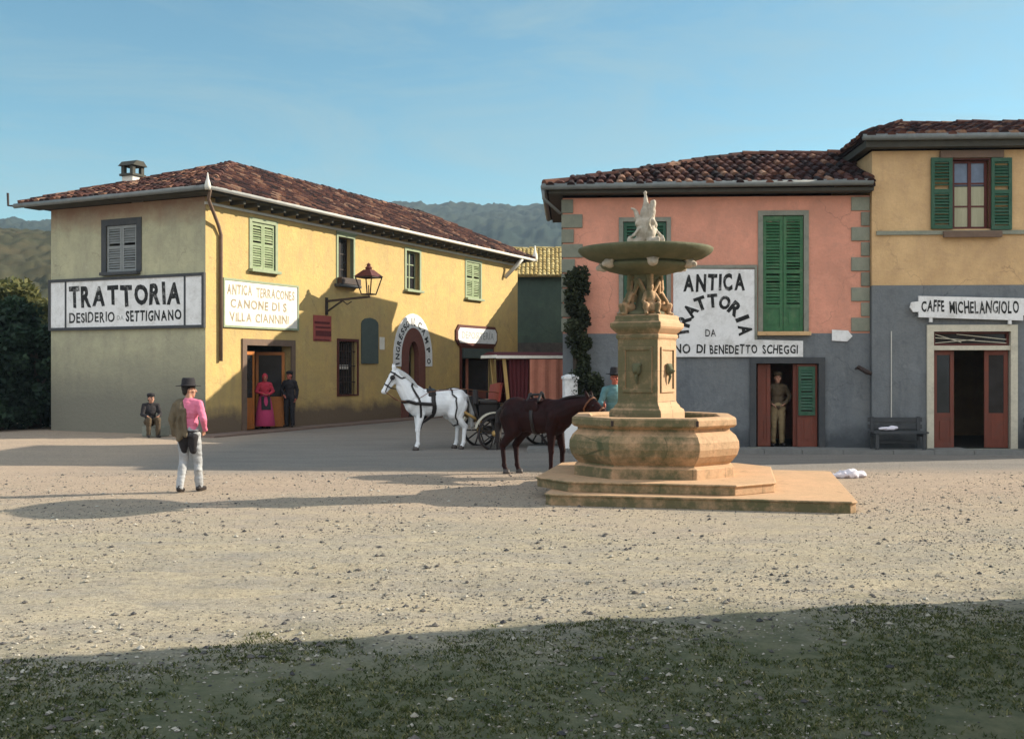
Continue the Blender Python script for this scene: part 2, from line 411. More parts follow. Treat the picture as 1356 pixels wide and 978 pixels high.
# ------------------------------------------------------------------ writing
def text_raw(body, bold=.0, depth=.004):
    cu = bpy.data.curves.new('t', 'FONT'); cu.body = body; cu.size = 1; cu.offset = bold; cu.resolution_u = 3
    cu.extrude = .01
    o = bpy.data.objects.new('t', cu); C.objects.link(o)
    dg = bpy.context.evaluated_depsgraph_get(); dg.update()
    me = bpy.data.meshes.new_from_object(o.evaluated_get(dg))
    vs = [v.co.copy() for v in me.vertices]; fs = [tuple(p.vertices) for p in me.polygons]
    bpy.data.objects.remove(o); bpy.data.curves.remove(cu); bpy.data.meshes.remove(me)
    return vs, fs
def lettering(body, mat, parent, u, z, w, h, y, bold=.02, wob=0, base=None):
    """fit text in a w x h box whose lower left corner is (u, z), standing proud of the board at y"""
    rr = random.Random(body); gl = []; pos = 0
    for c in body:
        if c == ' ': pos += .38; continue
        vs, fs = text_raw(c, bold)
        x0 = min(v.x for v in vs); x1 = max(v.x for v in vs); y0 = min(v.y for v in vs); y1 = max(v.y for v in vs)
        wd = (x1-x0)*rr.uniform(.92,1.08); gl.append((vs, fs, x0, x1, y0, y1, pos, wd)); pos += wd + .11*rr.uniform(.7,1.35)
    tot = gl[-1][6] + gl[-1][7]; mb = MB()
    for vs, fs, x0, x1, y0, y1, p, wd in gl:            # every letter brushed a little differently
        sh = rr.uniform(-.07,.07); hh = rr.uniform(.93,1.06); dz = rr.uniform(-.035,.035); bow = rr.uniform(-.05,.05)
        out = []
        for v in vs:
            fx = (v.x-x0)/max(x1-x0,.01); fz = (v.y-y0)/(y1-y0)
            uu = u + (p + fx*wd)/tot*w + sh*(fz-.5)*h + bow*h*math.sin(fz*PI)*.3
            out.append((uu, y - (.004 if v.z > 0 else 0), z + h*(dz + .5 + (fz-.5)*hh + .02*math.sin(fx*7+p*5))))
        mb.add(out, fs)
    return mb.build('lettering', mat, parent)
def arc_lettering(chars, mat, parent, cu, cz, ru, rz, a0, a1, ch, cw, y, bold=.02, into=None, done=True):
    """letters set one by one along an elliptical arch, upright to its outline"""
    mb = into or MB(); n = len(chars)
    for i, c in enumerate(chars):
        if c == ' ': continue
        a = R(a0 + (a1-a0)*i/(n-1))
        vs, fs = text_raw(c, bold)
        x0 = min(v.x for v in vs); x1 = max(v.x for v in vs); y0 = min(v.y for v in vs); y1 = max(v.y for v in vs)
        px, pz = cu + ru*math.cos(a), cz + rz*math.sin(a)
        nx, nz = math.cos(a)/ru, math.sin(a)/rz; l = math.hypot(nx, nz); nx /= l; nz /= l
        tx, tz = nz, -nx
        wch = cw*min(1, (x1-x0)/.55)
        out = []; rj = random.uniform(-.12,.12); ca, sa = math.cos(rj), math.sin(rj); tx, tz = tx*ca - tz*sa, tx*sa + tz*ca; nx, nz = nx*ca - nz*sa, nx*sa + nz*ca; wch *= random.uniform(.9,1.1)
        for v in vs:
            p = ((v.x-x0)/max(x1-x0, .01) - .5)*wch; q = ((v.y-y0)/(y1-y0) - .5)*ch
            out.append((px + tx*p + nx*q, y - (.004 if v.z > 0 else 0), pz + tz*p + nz*q))
        mb.add(out, fs)
    return mb.build('lettering', mat, parent) if done else mb

for k, c in (('g_shut',(.13,.19,.10)),('g_dark',(.075,.11,.075)),('g_pale',(.36,.36,.24)),('redwood',(.09,.05,.04)),('cream',(.32,.29,.23)),('trim',(.11,.11,.09)),('orange',(.22,.10,.04))): wear(M[k], c, .5, .75, 4)
# ------------------------------------------------------------------ building parts
I4 = Matrix.Identity(4)
def louvre(u0, u1, z0, z1, y, t=.045, mids=(.5,), solid=None, tilt=1):
    mb = MB(); s = min(.075, (u1-u0)*.16)
    mb.box(u0, u0+s, y-t, y, z0, z1); mb.box(u1-s, u1, y-t, y, z0, z1)
    rails = [z0, z1-.09] + [z0 + (z1-z0)*m for m in mids]
    for r in rails: mb.box(u0+s, u1-s, y-t, y, r, r+.09)
    zs = z0 + .12
    if solid:
        zz = z0 + (z1-z0)*solid
        mb.box(u0+s, u1-s, y-t*.6, y-.006, z0+.09, zz)
        mb.box(u0+s+.05, u1-s-.05, y-t*.8, y-t*.6-.002, z0+.16, zz-.1)
        mb.box(u0+s, u1-s, y-t, y, zz, zz+.09); zs = zz + .12
    rj = random.Random(int(u0*977)+int(z0*31))
    while zs < z1 - .12:
        t0 = tilt; tilt = t0*rj.choice((1,1,1,.7,1.25)); dz = rj.uniform(-.006,.006); zs += dz
        if not any(abs(zs - r - .04) < .075 for r in rails[2:]):
            mb.add([(u0+s,y-t,zs),(u1-s,y-t,zs),(u1-s,y,zs+.055*tilt),(u0+s,y,zs+.055*tilt),
                    (u0+s,y-t,zs+.012),(u1-s,y-t,zs+.012),(u1-s,y,zs+.067*tilt),(u0+s,y,zs+.067*tilt)],
                   [(0,1,2,3),(7,6,5,4),(0,4,5,1),(1,5,6,2),(2,6,7,3),(3,7,4,0)])
        zs += .072 - dz; tilt = t0
    return mb
def surround(u0, u1, z0, z1, w, proud, bottom=False, y=0, back=.12):
    mb = MB()
    mb.box(u0-w, u0, y-proud, y+back, z0, z1+w); mb.box(u1, u1+w, y-proud, y+back, z0, z1+w)
    mb.box(u0, u1, y-proud, y+back, z1, z1+w)
    if bottom: mb.box(u0, u1, y-proud, y+back, z0-w*.0, z0+w*.5)
    return mb
def sill(u0, u1, z, mat, win, over=.14, out=.16, h=.09):
    return MB().box(u0-over, u1+over, -out, .1, z-h, z).build('sill', mat, win, None, False, .008)
def sash(u0, u1, z0, z1, y, mat, pane, win, rows=3, bw=.05):
    mb = MB(); t = .05
    mb.box(u0, u0+bw, y, y+t, z0, z1); mb.box(u1-bw, u1, y, y+t, z0, z1)
    mb.box(u0+bw, u1-bw, y, y+t, z0, z0+bw); mb.box(u0+bw, u1-bw, y, y+t, z1-bw, z1)
    m = (u0+u1)/2
    mb.box(m-bw*.6, m+bw*.6, y-.008, y+t-.004, z0+bw, z1-bw)
    for k in range(1, rows):
        zz = z0 + (z1-z0)*k/rows
        for a, b in ((u0+bw, m-bw*.6), (m+bw*.6, u1-bw)):
            mb.box(a, b, y+.004, y+t-.008, zz-.018, zz+.018)
    mb.build('sash', mat, win)
    if pane: MB().box(u0+bw*.5, u1-bw*.5, y+t*.5, y+t*.5+.006, z0+bw*.5, z1-bw*.5).build('pane', pane, win)
def tile_slope(mb, O, s, up, W, L, inL, inR, pitch=.225, rowp=.35, jit=1):
    """rows of curved cover tiles on a slope: O eave corner, s along the eave, up along the slope"""
    O, s, up = V(O), V(s).normalized(), V(up).normalized(); n = s.cross(up).normalized()
    if n.z < 0: n = -n
    nr = int(math.ceil(L/rowp))
    for k in range(nr):
        r0 = k*rowp - .06; r1 = min(r0 + rowp + .07, L)
        a = inL*max(r0,0)/L + .03; b = W - inR*max(r0,0)/L - .03
        cnt = int((b-a)/pitch) + 1
        for j in range(cnt):
            x = a + pitch*(j+.5) - (pitch*.15 if cnt*pitch > (b-a) else 0)
            if x > b: continue
            dx = random.uniform(-.014,.014)*jit; rr = .092*random.uniform(.92,1.1)
            dz = random.uniform(-.012,.016)*jit; dl = random.uniform(-.04,.03)*jit; sk = random.uniform(-.02,.02)*jit
            vs = []
            for t, lift, rad in ((r0+dl, .035, rr*1.08), (r1+dl, .012, rr*.85)):
                for q in range(6):
                    an = PI*q/5
                    p = O + s*(x + dx + sk*(t-r0) + rad*math.cos(an)) + up*t + n*(lift + dz + rad*.85*math.sin(an))
                    vs.append(p)
            mb.add(vs, [(q, q+1, q+7, q+6) for q in range(5)] + [tuple(range(6))])
        for j in range(cnt):                       # channel tiles between the covers
            x = a + pitch*j
            if x > b: continue
            p0 = O + s*(x-.06) + up*r0 + n*.012; p1 = O + s*(x+.06) + up*r0 + n*.012
            p2 = O + s*(x+.06) + up*r1 - n*.0; p3 = O + s*(x-.06) + up*r1
            mb.add([p0,p1,p2,p3], [(0,1,2,3)], random.random()*.6)
def ridge_tiles(mb, a, b, rad=.12, step=.36):
    a, b = V(a), V(b); d = (b-a); L = d.length; d.normalize()
    x = d.cross(V((0,0,1))).normalized(); z = x.cross(d)
    k = int(L/step)
    for i in range(k):
        t = L*i/k; dz = random.uniform(-.015,.02); dx = random.uniform(-.02,.02)
        vs = []
        for tt, rr in ((t-.04, rad*1.12), (t+L/k, rad*.92)):
            for q in range(7):
                an = PI*q/6
                vs.append(a + d*tt + x*(rr*math.cos(an)+dx) + z*(rr*math.sin(an)*.9 + dz + .02))
        mb.add(vs, [(q, q+1, q+8, q+7) for q in range(6)] + [tuple(range(7))])
def hip_roof(parent, x0, x1, y0, y1, ze, rise, hL, hR, mat, sides='fblr', name='roof'):
    ym = (y0+y1)/2; zr = ze + rise; rl = V((x0+hL, ym, zr)); rr = V((x1-hR, ym, zr))
    A, B, D, E = V((x0,y0,ze)), V((x1,y0,ze)), V((x1,y1,ze)), V((x0,y1,ze))
    mb = MB(); dn = V((0,0,-.07))
    q = [A,B,D,E,rl,rr]
    fs = [(0,1,5,4),(2,3,4,5)] + ([(3,0,4)] if hL else []) + ([(1,2,5)] if hR else [])
    mb.add(q, fs, .1)
    mb.add([p+dn for p in q], [f[::-1] for f in fs], .05)
    for i in range(4):
        a, b = q[i], q[(i+1)%4]
        mb.add([a,b,b+dn,a+dn], [(0,1,2,3)], .1)
    if not hL: mb.add([E,A,rl,E+dn,A+dn,rl+dn], [(1,2,5,4),(2,0,3,5)], .1)
    if not hR: mb.add([B,D,rr,B+dn,D+dn,rr+dn], [(0,2,5,3),(2,1,4,5)], .1)
    run = math.hypot(ym-y0, rise)
    if 'f' in sides: tile_slope(mb, A, (1,0,0), (0,ym-y0,rise), x1-x0, run, hL, hR)
    if 'b' in sides: tile_slope(mb, D, (-1,0,0), (0,ym-y1,rise), x1-x0, run, hR, hL)
    if 'l' in sides and hL: tile_slope(mb, E, (0,-1,0), (hL,0,rise), y1-y0, math.hypot(hL,rise), (y1-y0)/2, (y1-y0)/2)
    if 'r' in sides and hR: tile_slope(mb, B, (0,1,0), (-hR,0,rise), y1-y0, math.hypot(hR,rise), (y1-y0)/2, (y1-y0)/2)
    ridge_tiles(mb, rl, rr)
    if hL: ridge_tiles(mb, A, rl); ridge_tiles(mb, E, rl)
    if hR: ridge_tiles(mb, B, rr); ridge_tiles(mb, D, rr)
    return mb.build(name, mat, parent)
def gutter(parent, pts, mat, r=.075):
    return MB().tube(pts, r, 8).build('gutter', mat, parent, None, True)
def gable_house(name, label, loc, rz, L, D, zw, zr, matw, matr, peak=.5, ov=.25, group=None):
    """plain house, ridge along local x; eaves at y=0 and y=D of different height allowed (zw pair)"""
    h = thing(name, label, 'house', loc, rz, group)
    za, zb = zw; yp = D*peak
    prof = [(0,0),(D,0),(D,zb),(yp,zr),(0,za)]
    mb = MB()
    mb.add([(0,y,z) for y, z in prof] + [(L,y,z) for y, z in prof], [(0,1,2,3,4),(9,8,7,6,5),(0,4,9,5),(1,6,7,2)])
    mb.build('wall', matw, h)
    rf = MB()
    for (ya, z1, yb, z2) in ((0, za, yp, zr), (D, zb, yp, zr)):
        sl = (z2-z1)/(yb-ya); e = -ov if ya < yb else ov
        a = V((-ov, ya+e, z1+sl*e+.02)); b = V((L+ov, ya+e, z1+sl*e+.02)); c = V((L+ov, yb, z2+.02)); d = V((-ov, yb, z2+.02))
        dn = V((0,0,-.1)); vs = [a,b,c,d] + [p+dn for p in (a,b,c,d)]
        rf.add(vs, [(0,1,2,3),(7,6,5,4),(0,4,5,1),(1,5,6,2),(2,6,7,3),(3,7,4,0)], .3)
        if ya < yb: tile_slope(rf, a, (1,0,0), (0, yb-ya-e, z2-a.z+.02), L+2*ov, math.hypot(yb-ya-e, z2-a.z+.02), 0, 0)
    ridge_tiles(rf, (-ov, yp, zr+.03), (L+ov, yp, zr+.03))
    rf.build('roof', matr, h)
    return h

# ================================================================== the yellow and olive-grey house
AY = R(64.5)
yh = thing('house', 'yellow and olive-grey two storey corner house with brown tiled hip roof', 'house', (-8.61,29.7,0), AY)
YM = Matrix.Translation((-8.61,29.7,0)) @ Matrix.Rotation(AY, 4, 'Z')
YL, YD, YH = 20.6, 6.07, 6.72
ops_f = [(1.72,3.86,.06,2.58),(1.98,3.08,4.86,6.27),(6.42,7.32,4.72,6.32),(10.82,11.78,4.83,6.28),(15.6,16.85,4.8,6.3),(6.45,7.55,.95,2.8),(10.9,11.72,.06,2.92),(15.15,17.95,.06,2.72)]
MB().wall(0, YL, 0, YH, ops_f, 0, .34).build('wall', M['yellow'], yh)
SIDE = Matrix.Translation((0,YD,0)) @ Matrix.Rotation(R(-90), 4, 'Z')      # olive-grey side wall: u runs left to right as one faces it
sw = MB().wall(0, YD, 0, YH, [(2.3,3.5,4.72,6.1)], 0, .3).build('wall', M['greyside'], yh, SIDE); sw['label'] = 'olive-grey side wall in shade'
MB().add([(0,YD,0),(YL,YD,0),(YL,YD,YH),(0,YD,YH)], [(0,1,2,3)]).add([(YL,0,0),(YL,YD,0),(YL,YD,YH),(YL,0,YH)], [(0,1,2,3)]).build('wall', M['plainwall'], yh)
MB().box(.02, YL-.02, .36, YD-.02, 3.05, 3.2).build('floor', M['browntrim'], yh)
hip_roof(yh, -.62, YL+.5, -.62, YD+.6, 6.86, 1.78, 5.2, 3.6, M['tile'], 'fl')
# eaves: soffit, two pale mouldings, gutter with corner spikes
sf = MB()
sf.box(-.56, YL+.44, -.56, -.004, 6.74, 6.79); sf.box(-.56, -.004, -.002, YD+.5, 6.74, 6.79)
x = .4
while x < YL: sf.box(x, x+.1, -.5, -.004, 6.62, 6.737); x += .62
sf.build('soffit', M['soffit'], yh)
MB().box(-.05, YL, -.07, -.002, 6.5, 6.57).build('cornice', M['gutter'], yh)
gutter(yh, [(-.7,-.69,6.84),(YL+.45,-.69,6.8)], M['gutter'], .06)
g2 = gutter(yh, [(-.69,-.69,6.84),(-.69,YD+.75,6.8)], M['greygutter'])
sp = MB(); sp.lathe([(.08,-.1),(.09,0),(.07,.1),(.035,.2),(.012,.36)], 10, (-.7,-.7,6.86)); sp.build('finial', M['gutter'], yh, None, True)
sp = MB(); sp.lathe([(.09,-.1),(.12,0),(.12,.15),(.06,.32),(.02,.62)], 10, (YL+.42,-.68,6.85)); sp.build('finial', M['offwhite'], yh, None, True)
MB().tube([(-.7,YD+.75,6.8),(-.75,YD+.95,6.82),(-.75,YD+.97,7.2)], .035, 6).build('gutter_bracket', M['iron'], yh)
MB().tube([(-.55,-.66,6.8),(-.45,-.5,6.55),(.42,-.1,5.95),(.56,-.07,5.7),(.56,-.07,2.1)], .05, 8).build('downpipe', M['browntrim'], yh, None, True)
MB().tube([(YL-.9,-.64,6.75),(YL-1.0,-.45,6.5),(YL-1.5,-.08,5.9)], .09, 8).build('downpipe', M['gutter'], yh, None, True)
# chimney
ch = MB().box(1.85, 2.3, 4.6, 5.05, 7.2, 7.98).build('chimney', M['offwhite'], yh)
cc = MB(); cc.box(1.79, 2.36, 4.54, 5.11, 7.98, 8.05)
for a, b in ((1.83,4.58),(2.2,4.58),(1.83,4.95),(2.2,4.95)): cc.box(a, a+.12, b, b+.12, 8.05, 8.3)
cc.prism([(1.77,8.3),(2.38,8.3),(2.22,8.46),(1.93,8.46)], 4.5, 5.15); cc.build('chimney_cap', M['soffit'], ch)
# upper windows of the yellow front
def shut_window(parent, u0, u1, z0, z1, trim, shut, mtx=None, w=.12, sillmat=None, solid=None, proud=.03):
    wn = surround(u0, u1, z0, z1, w, proud).build('window', trim, parent, mtx)
    sill(u0, u1, z0, sillmat or trim, wn)
    m = (u0+u1)/2
    louvre(u0+.01, m-.006, z0+.01, z1-.01, .06, solid=solid).build('shutter', shut, wn)
    louvre(m+.006, u1-.01, z0+.01, z1-.01, .06, solid=solid).build('shutter', shut, wn)
    return wn
shut_window(yh, 1.98, 3.08, 4.86, 6.27, M['greentrim'], M['g_pale'])
w2 = surround(6.42, 7.32, 4.72, 6.32, .1, .03).build('window', M['greentrim'], yh); w2['label'] = 'open window with a dark flower box on its sill'
sill(6.42, 7.32, 4.72, M['darktrim'], w2, .2, .22)
sash(6.44, 7.3, 4.73, 6.31, .24, M['blackwood'], M['glass'], w2)
MB().box(6.3, 7.45, -.24, -.06, 4.725, 4.93).build('flower_box', M['iron'], w2)
MB().box(6.3, 7.5, -.06, -.004, 6.43, 6.5).build('drip_mould', M['greentrim'], w2)
w3 = surround(10.82, 11.78, 4.83, 6.28, .12, .03).build('window', M['greentrim'], yh)
sill(10.82, 11.78, 4.83, M['greentrim'], w3)
sash(10.84, 11.76, 4.84, 6.27, .16, M['greentrim'], M['glass'], w3)
shut_window(yh, 15.6, 16.85, 4.8, 6.3, M['greentrim'], M['g_pale'])
ws = shut_window(yh, 2.3, 3.5, 4.72, 6.1, M['darktrim'], M['grey_shut'], SIDE, .19, M['darktrim']); ws['label'] = 'grey shuttered window in a thick dark frame'
# barred ground floor window
wb = surround(6.45, 7.55, .95, 2.8, .09, .03, True).build('window', M['redtrim'], yh); wb['label'] = 'dark barred ground floor window'
bars = MB()
for k in range(7): bars.tube([(6.58+.14*k, .06, .98), (6.58+.14*k, .06, 2.8)], .014, 6)
for zz in (1.4, 1.95, 2.45): bars.box(6.46, 7.54, .05, .07, zz, zz+.03)
bars.build('grille', M['iron'], wb)
sash(6.46, 7.54, 1.0, 2.79, .2, M['blackwood'], M['glass'], wb)
MB().box(6.72, 7.3, .17, .19, 1.86, 2.0).build('notice', M['offwhite'], wb)
# main door: two open wood leaves
d1 = surround(1.72, 3.86, .06, 2.58, .19, .05).build('door', M['browntrim'], yh); d1['label'] = 'wide open doorway with orange wooden leaves'
def leaf(parent, hinge, width, ang, z0, z1, frame, panel, pane, flip=1, y=.16, split=.36):
    m = Matrix.Translation((hinge, y, z0)) @ Matrix.Rotation(ang, 4, 'Z')
    H = z1 - z0; f = flip
    def bx(mb, a, b, y0, y1, z0, z1): mb.box(min(f*a, f*b), max(f*a, f*b), y0, y1, z0, z1)
    mb = MB()
    bx(mb, 0, .09, 0, .05, 0, H); bx(mb, width-.09, width, 0, .05, 0, H)
    for zz in (0, H*split, H-.1): bx(mb, .09, width-.09, .002, .048, zz, zz+.1)
    l = mb.build('door_leaf', frame, parent, m)
    mb = MB(); bx(mb, .09, width-.09, .012, .038, .1, H*split)
    bx(mb, .16, width-.16, .0, .0119, .18, H*split-.08); mb.build('door_panel', panel, l)
    mb = MB(); bx(mb, .09, width-.09, .02, .03, H*split+.1, H-.1); mb.build('pane', pane, l)
    return l
leaf(d1, 1.74, .62, R(5), .07, 2.4, M['orange'], M['orange'], M['glass'], 1, .14)
leaf(d1, 3.74, .9, R(-40), .07, 2.4, M['orange'], M['orange'], M['glass'], -1, .14)
MB().box(1.5, 4.1, -.36, .34, 0, .06).build('doorstep', M['browntrim'], d1)
# arched doorway with the painted arch band
d2 = MB()
def arch_ring(ui, zi, uo, zo, zs, c, y0, y1, n=18):
    mb = MB(); rings = []
    pts = [(-1, None)] + [(PI - PI*k/n, 1) for k in range(n+1)] + [(-2, None)]
    for a, k in pts:
        if a == -1: i, o = (c-ui, .06), (c-uo, zs[0])
        elif a == -2: i, o = (c+ui, .06), (c+uo, zs[0])
        else: i = (c+ui*math.cos(a), zs[1]+zi*math.sin(a)); o = (c+uo*math.cos(a), zs[1]+zo*math.sin(a))
        if a in (-1,-2): i = (i[0], zs[0])
        rings.append([(i[0],y0,i[1]),(o[0],y0,o[1]),(o[0],y1,o[1]),(i[0],y1,i[1])])
    return mb.rings(rings)
da = arch_ring(.36, .62, .86, 1.12, (.06,2.28), 11.31, -.05, .16).build('door', M['brick'], yh); da['label'] = 'arched doorway with brick-red surround'
MB().box(10.4, 12.2, -.3, .34, 0, .06).build('doorstep', M['browntrim'], da)
ld = MB(); ld.box(10.94, 11.3, .2, .24, .07, 2.1); ld.build('door_leaf', M['blackwood'], da)
MB().box(11.12, 11.5, .27, .29, 2.12, 2.5).build('pane', M['curtain'], da)
# shop door far right
d3 = surround(15.15, 17.95, .06, 2.72, .14, .05).build('door', M['redtrim'], yh); d3['label'] = 'dark shop doorway with a green awning board'
MB().box(15.2, 17.9, -.1, .02, 2.3, 2.7).build('awning_board', M['poster_gr'], d3)
leaf(d3, 15.18, .95, R(40), .07, 2.28, M['redwood'], M['redwood'], M['glass'], 1)
leaf(d3, 17.92, .95, R(-50), .07, 2.28, M['blackwood'], M['redwood'], M['glass'], -1)
MB().box(16.15, 16.35, .3, .34, .07, 2.28).build('door_post', M['cur_brick'], d3)

# signs, posters and the lantern on this house
def on(house, u, z=0, y=0): return house @ Matrix.Translation((u, y, z))
SM = YM @ SIDE
s = thing('shop_sign', 'wide grey-white sign reading TRATTORIA on the olive-grey wall', 'sign', mtx=on(SM, .06, 3.12))
W, H = 5.94, 1.38
MB().box(0, W, -.06, -.004, 0, H).build('sign_board', M['white'], s)
b = MB(); t = .085
b.box(-t, W+t, -.09, -.004, -t, 0); b.box(-t, W+t, -.09, -.004, H, H+t); b.box(-t, 0, -.09, -.004, 0, H); b.box(W, W+t, -.09, -.004, 0, H)
b.box(.6, .66, -.075, -.061, 0, H); b.box(5.28, 5.34, -.075, -.061, 0, H)
b.build('sign_frame', M['darktrim'], s)
lettering('TRATTORIA', M['ink'], s, .78, .6, 4.38, .62, -.061, .045)
lettering('DESIDERIO', M['ink'], s, .78, .14, 1.85, .3, -.061, .02)
lettering('DA', M['greyink'], s, 2.72, .19, .26, .14, -.061, .02)
lettering('SETTIGNANO', M['ink'], s, 3.07, .14, 2.12, .31, -.061, .03)

s = thing('shop_sign', 'faded three line sign crossed by the shadow edge over the orange door', 'sign', mtx=on(YM, .74, 3.14))
W, H = 3.4, 1.3
MB().box(0, W, -.05, -.004, 0, H).build('sign_board', M['offwhite'], s)
b = MB(); b.box(-.06, W+.06, -.07, -.004, -.06, 0); b.box(-.06, W+.06, -.07, -.004, H, H+.06); b.box(-.06, 0, -.07, -.004, 0, H); b.box(W, W+.06, -.07, -.004, 0, H)
b.build('sign_frame', M['greentrim'], s)
lettering('ANTICA', M['fadedink'], s, .1, .9, 1.1, .3, -.051, .03)
lettering('TERRACONES', M['fadedink'], s, 1.4, .88, 1.85, .28, -.051, .02)
lettering('CANONE DI S', M['fadedink'], s, .25, .5, 2.6, .27, -.051, .03)
lettering('VILLA CIANNINI', M['fadedink'], s, .2, .12, 2.75, .26, -.051, .02)

s = thing('shop_sign', 'white painted arch band with black letters round the brick doorway', 'sign', mtx=on(YM, 11.31, 0))
arch_ring(.87, 1.13, 1.42, 1.66, (1.95,2.28), 0, -.03, -.004).build('sign_board', M['white'], s)
ab = arc_lettering('INGRESSO', M['ink'], s, 0, 2.2, 1.15, 1.43, 186, 112, .27, .2, -.031, .03, None, False)
arc_lettering('IL', M['ink'], s, 0, 2.2, 1.15, 1.43, 96, 86, .3, .2, -.031, .03, ab, False)
arc_lettering('CAMPO', M['ink'], s, 0, 2.2, 1.15, 1.43, 66, -2, .27, .22, -.031, .03, ab)

s = thing('shop_sign', 'small white sign in a dark red frame over the dark shop doorway', 'sign', mtx=on(YM, 14.75, 2.92))
W, H = 3.5, .62
oct_ = lambda e, c: [(-e+c,-e),(W+e-c,-e),(W+e,c-e),(W+e,H+e-c),(W+e-c,H+e),(-e+c,H+e),(-e,H+e-c),(-e,c-e)]
MB().prism(oct_(.12,.22), -.07, -.004).build('sign_frame', M['redtrim'], s)
MB().prism(oct_(0,.16), -.095, -.071).build('sign_board', M['white'], s)
lettering('DEPOSITERIA', M['greyink'], s, .3, .17, 2.9, .3, -.096, .02)

def poster(label, cat, u0, u1, z0, z1, mat, name='poster', curl=.0, round_=False):
    o = thing(name, label, cat, mtx=on(YM, u0, z0)); W, H = u1-u0, z1-z0
    if round_:
        pts = [(0,0),(W,0),(W,H*.86)] + [(W/2+W/2*math.cos(a), H*.86+H*.14*math.sin(a)) for a in (.4,.9,1.57,2.2,2.7)] + [(0,H*.86)]
        MB().prism(pts, -.05, -.004).build('board', mat, o)
    else: MB().box(0, W, -.02, -.004, 0, H).build('sheet', mat, o)
    return o, W, H
o, W, H = poster('red poster with darker printed bands left of the barred window', 'poster', 5.03, 6.02, 2.78, 3.62, M['poster_red'])
pb = MB(); pb.box(.12, W-.02, -.026, -.021, .16, .34); pb.box(.1, W-.05, -.026, -.021, .42, .48); pb.box(.05, W-.1, -.026, -.021, .56, .64); pb.box(.05, W-.1, -.026, -.021, .02, .06)
pb.build('print', M['poster_dk'], o)
poster('tall grey-green round topped board beside the arched doorway', 'board', 7.8, 8.85, 2.05, 3.66, M['poster_gr'], 'notice_board', round_=True)
poster('small white paper pasted beside the grey-green board', 'paper', 8.98, 9.3, 2.55, 3.0, M['offwhite'], 'paper')

l = thing('wall_lantern', 'iron street lantern on a bracket arm under the open window', 'lantern', mtx=on(YM, 5.75, 4.1))
ar = MB(); ar.beam((0,-.02,.0), (.25,-1.55,.12), .06, .07); ar.beam((0,-.02,-.35), (.1,-.6,.02), .05); ar.box(-.06,.06,-.04,-.003,-.45,.12)
ar.tube([(.1,-.6,-.0),(.12,-.75,-.12),(.16,-.9,-.02)], .02, 6); ar.build('arm', M['iron'], l)
cx, cyy, cz = .25, -1.5, .2
fr = MB()
lo, hi = .17, .31
for sx, sy in ((-1,-1),(1,-1),(1,1),(-1,1)): fr.beam((cx+sx*lo, cyy+sy*lo, cz), (cx+sx*hi, cyy+sy*hi, cz+.55), .035)
for z, e in ((cz, lo), (cz+.55, hi)):
    for a, b in (((-1,-1),(1,-1)),((1,-1),(1,1)),((1,1),(-1,1)),((-1,1),(-1,-1))): fr.beam((cx+a[0]*e,cyy+a[1]*e,z),(cx+b[0]*e,cyy+b[1]*e,z), .04)
fr.tube([(cx,cyy,cz-.08),(cx,cyy,cz+.3)], .02, 6); fr.build('lantern_frame', M['iron'], l)
cp = MB(); e = hi+.04; cp.rings([[(cx-e,cyy-e,cz+.57),(cx+e,cyy-e,cz+.57),(cx+e,cyy+e,cz+.57),(cx-e,cyy+e,cz+.57)],[(cx-.12,cyy-.12,cz+.8),(cx+.12,cyy-.12,cz+.8),(cx+.12,cyy+.12,cz+.8),(cx-.12,cyy+.12,cz+.8)]])
cp.lathe([(.1,.8),(.12,.86),(.06,.92),(.07,.97),(.02,1.02)], 10, (cx,cyy,cz)); cp.build('lantern_cap', M['redtrim'], l)

# ================================================================== the salmon pink house
AP = R(-3.27)
ph = thing('house', 'salmon pink house with grey ground floor and stone quoins behind the fountain', 'house', (1.18,24.6,0), AP)
PM = Matrix.Translation((1.18,24.6,0)) @ Matrix.Rotation(AP, 4, 'Z')
PW, PD, PH, DIV = 7.02, 4.4, 5.86, 2.71
MB().wall(0, PW, DIV, PH, [(4.6,5.53,2.75,5.42),(1.4,2.4,3.2,5.3)], 0, .28).add([(0,0,DIV),(0,PD,DIV),(0,PD,PH),(0,0,PH)], [(0,1,2,3)]).add([(0,PD,0),(PW,PD,0),(PW,PD,PH),(0,PD,PH)], [(0,1,2,3)]).build('wall', M['pink'], ph)
gw = MB().wall(0, PW, 0, DIV, [(4.44,5.86,.1,2.02)], -.015, .3).add([(0,-.015,0),(0,PD,0),(0,PD,DIV),(0,-.015,DIV)], [(0,1,2,3)]).build('wall', M['greybase'], ph); gw['label'] = 'grey rendered ground floor wall'
MB().box(.05, PW-.02, .35, PD-.05, 2.75, 2.9).build('floor', M['browntrim'], ph)
hip_roof(ph, -.38, PW+.02, -.4, PD+.3, 6.08, 1.12, 4.9, 0, M['tile'], 'fl')
sf = MB(); sf.box(-.32, PW, -.34, -.004, 5.92, 6.0); sf.box(-.32, -.004, -.002, PD+.2, 5.92, 6.0); sf.build('soffit', M['soffit'], ph)
gutter(ph, [(-.46,-.44,6.06),(PW-.05,-.44,6.1)], M['greygutter'])
gutter(ph, [(-.43,-.44,6.06),(-.43,PD+.3,6.04)], M['greygutter'])
MB().tube([(-.44,-.42,6.0),(-.44,-.4,5.8),(-.06,-.06,5.5)], .035, 8).build('downpipe', M['greygutter'], ph, None, True)
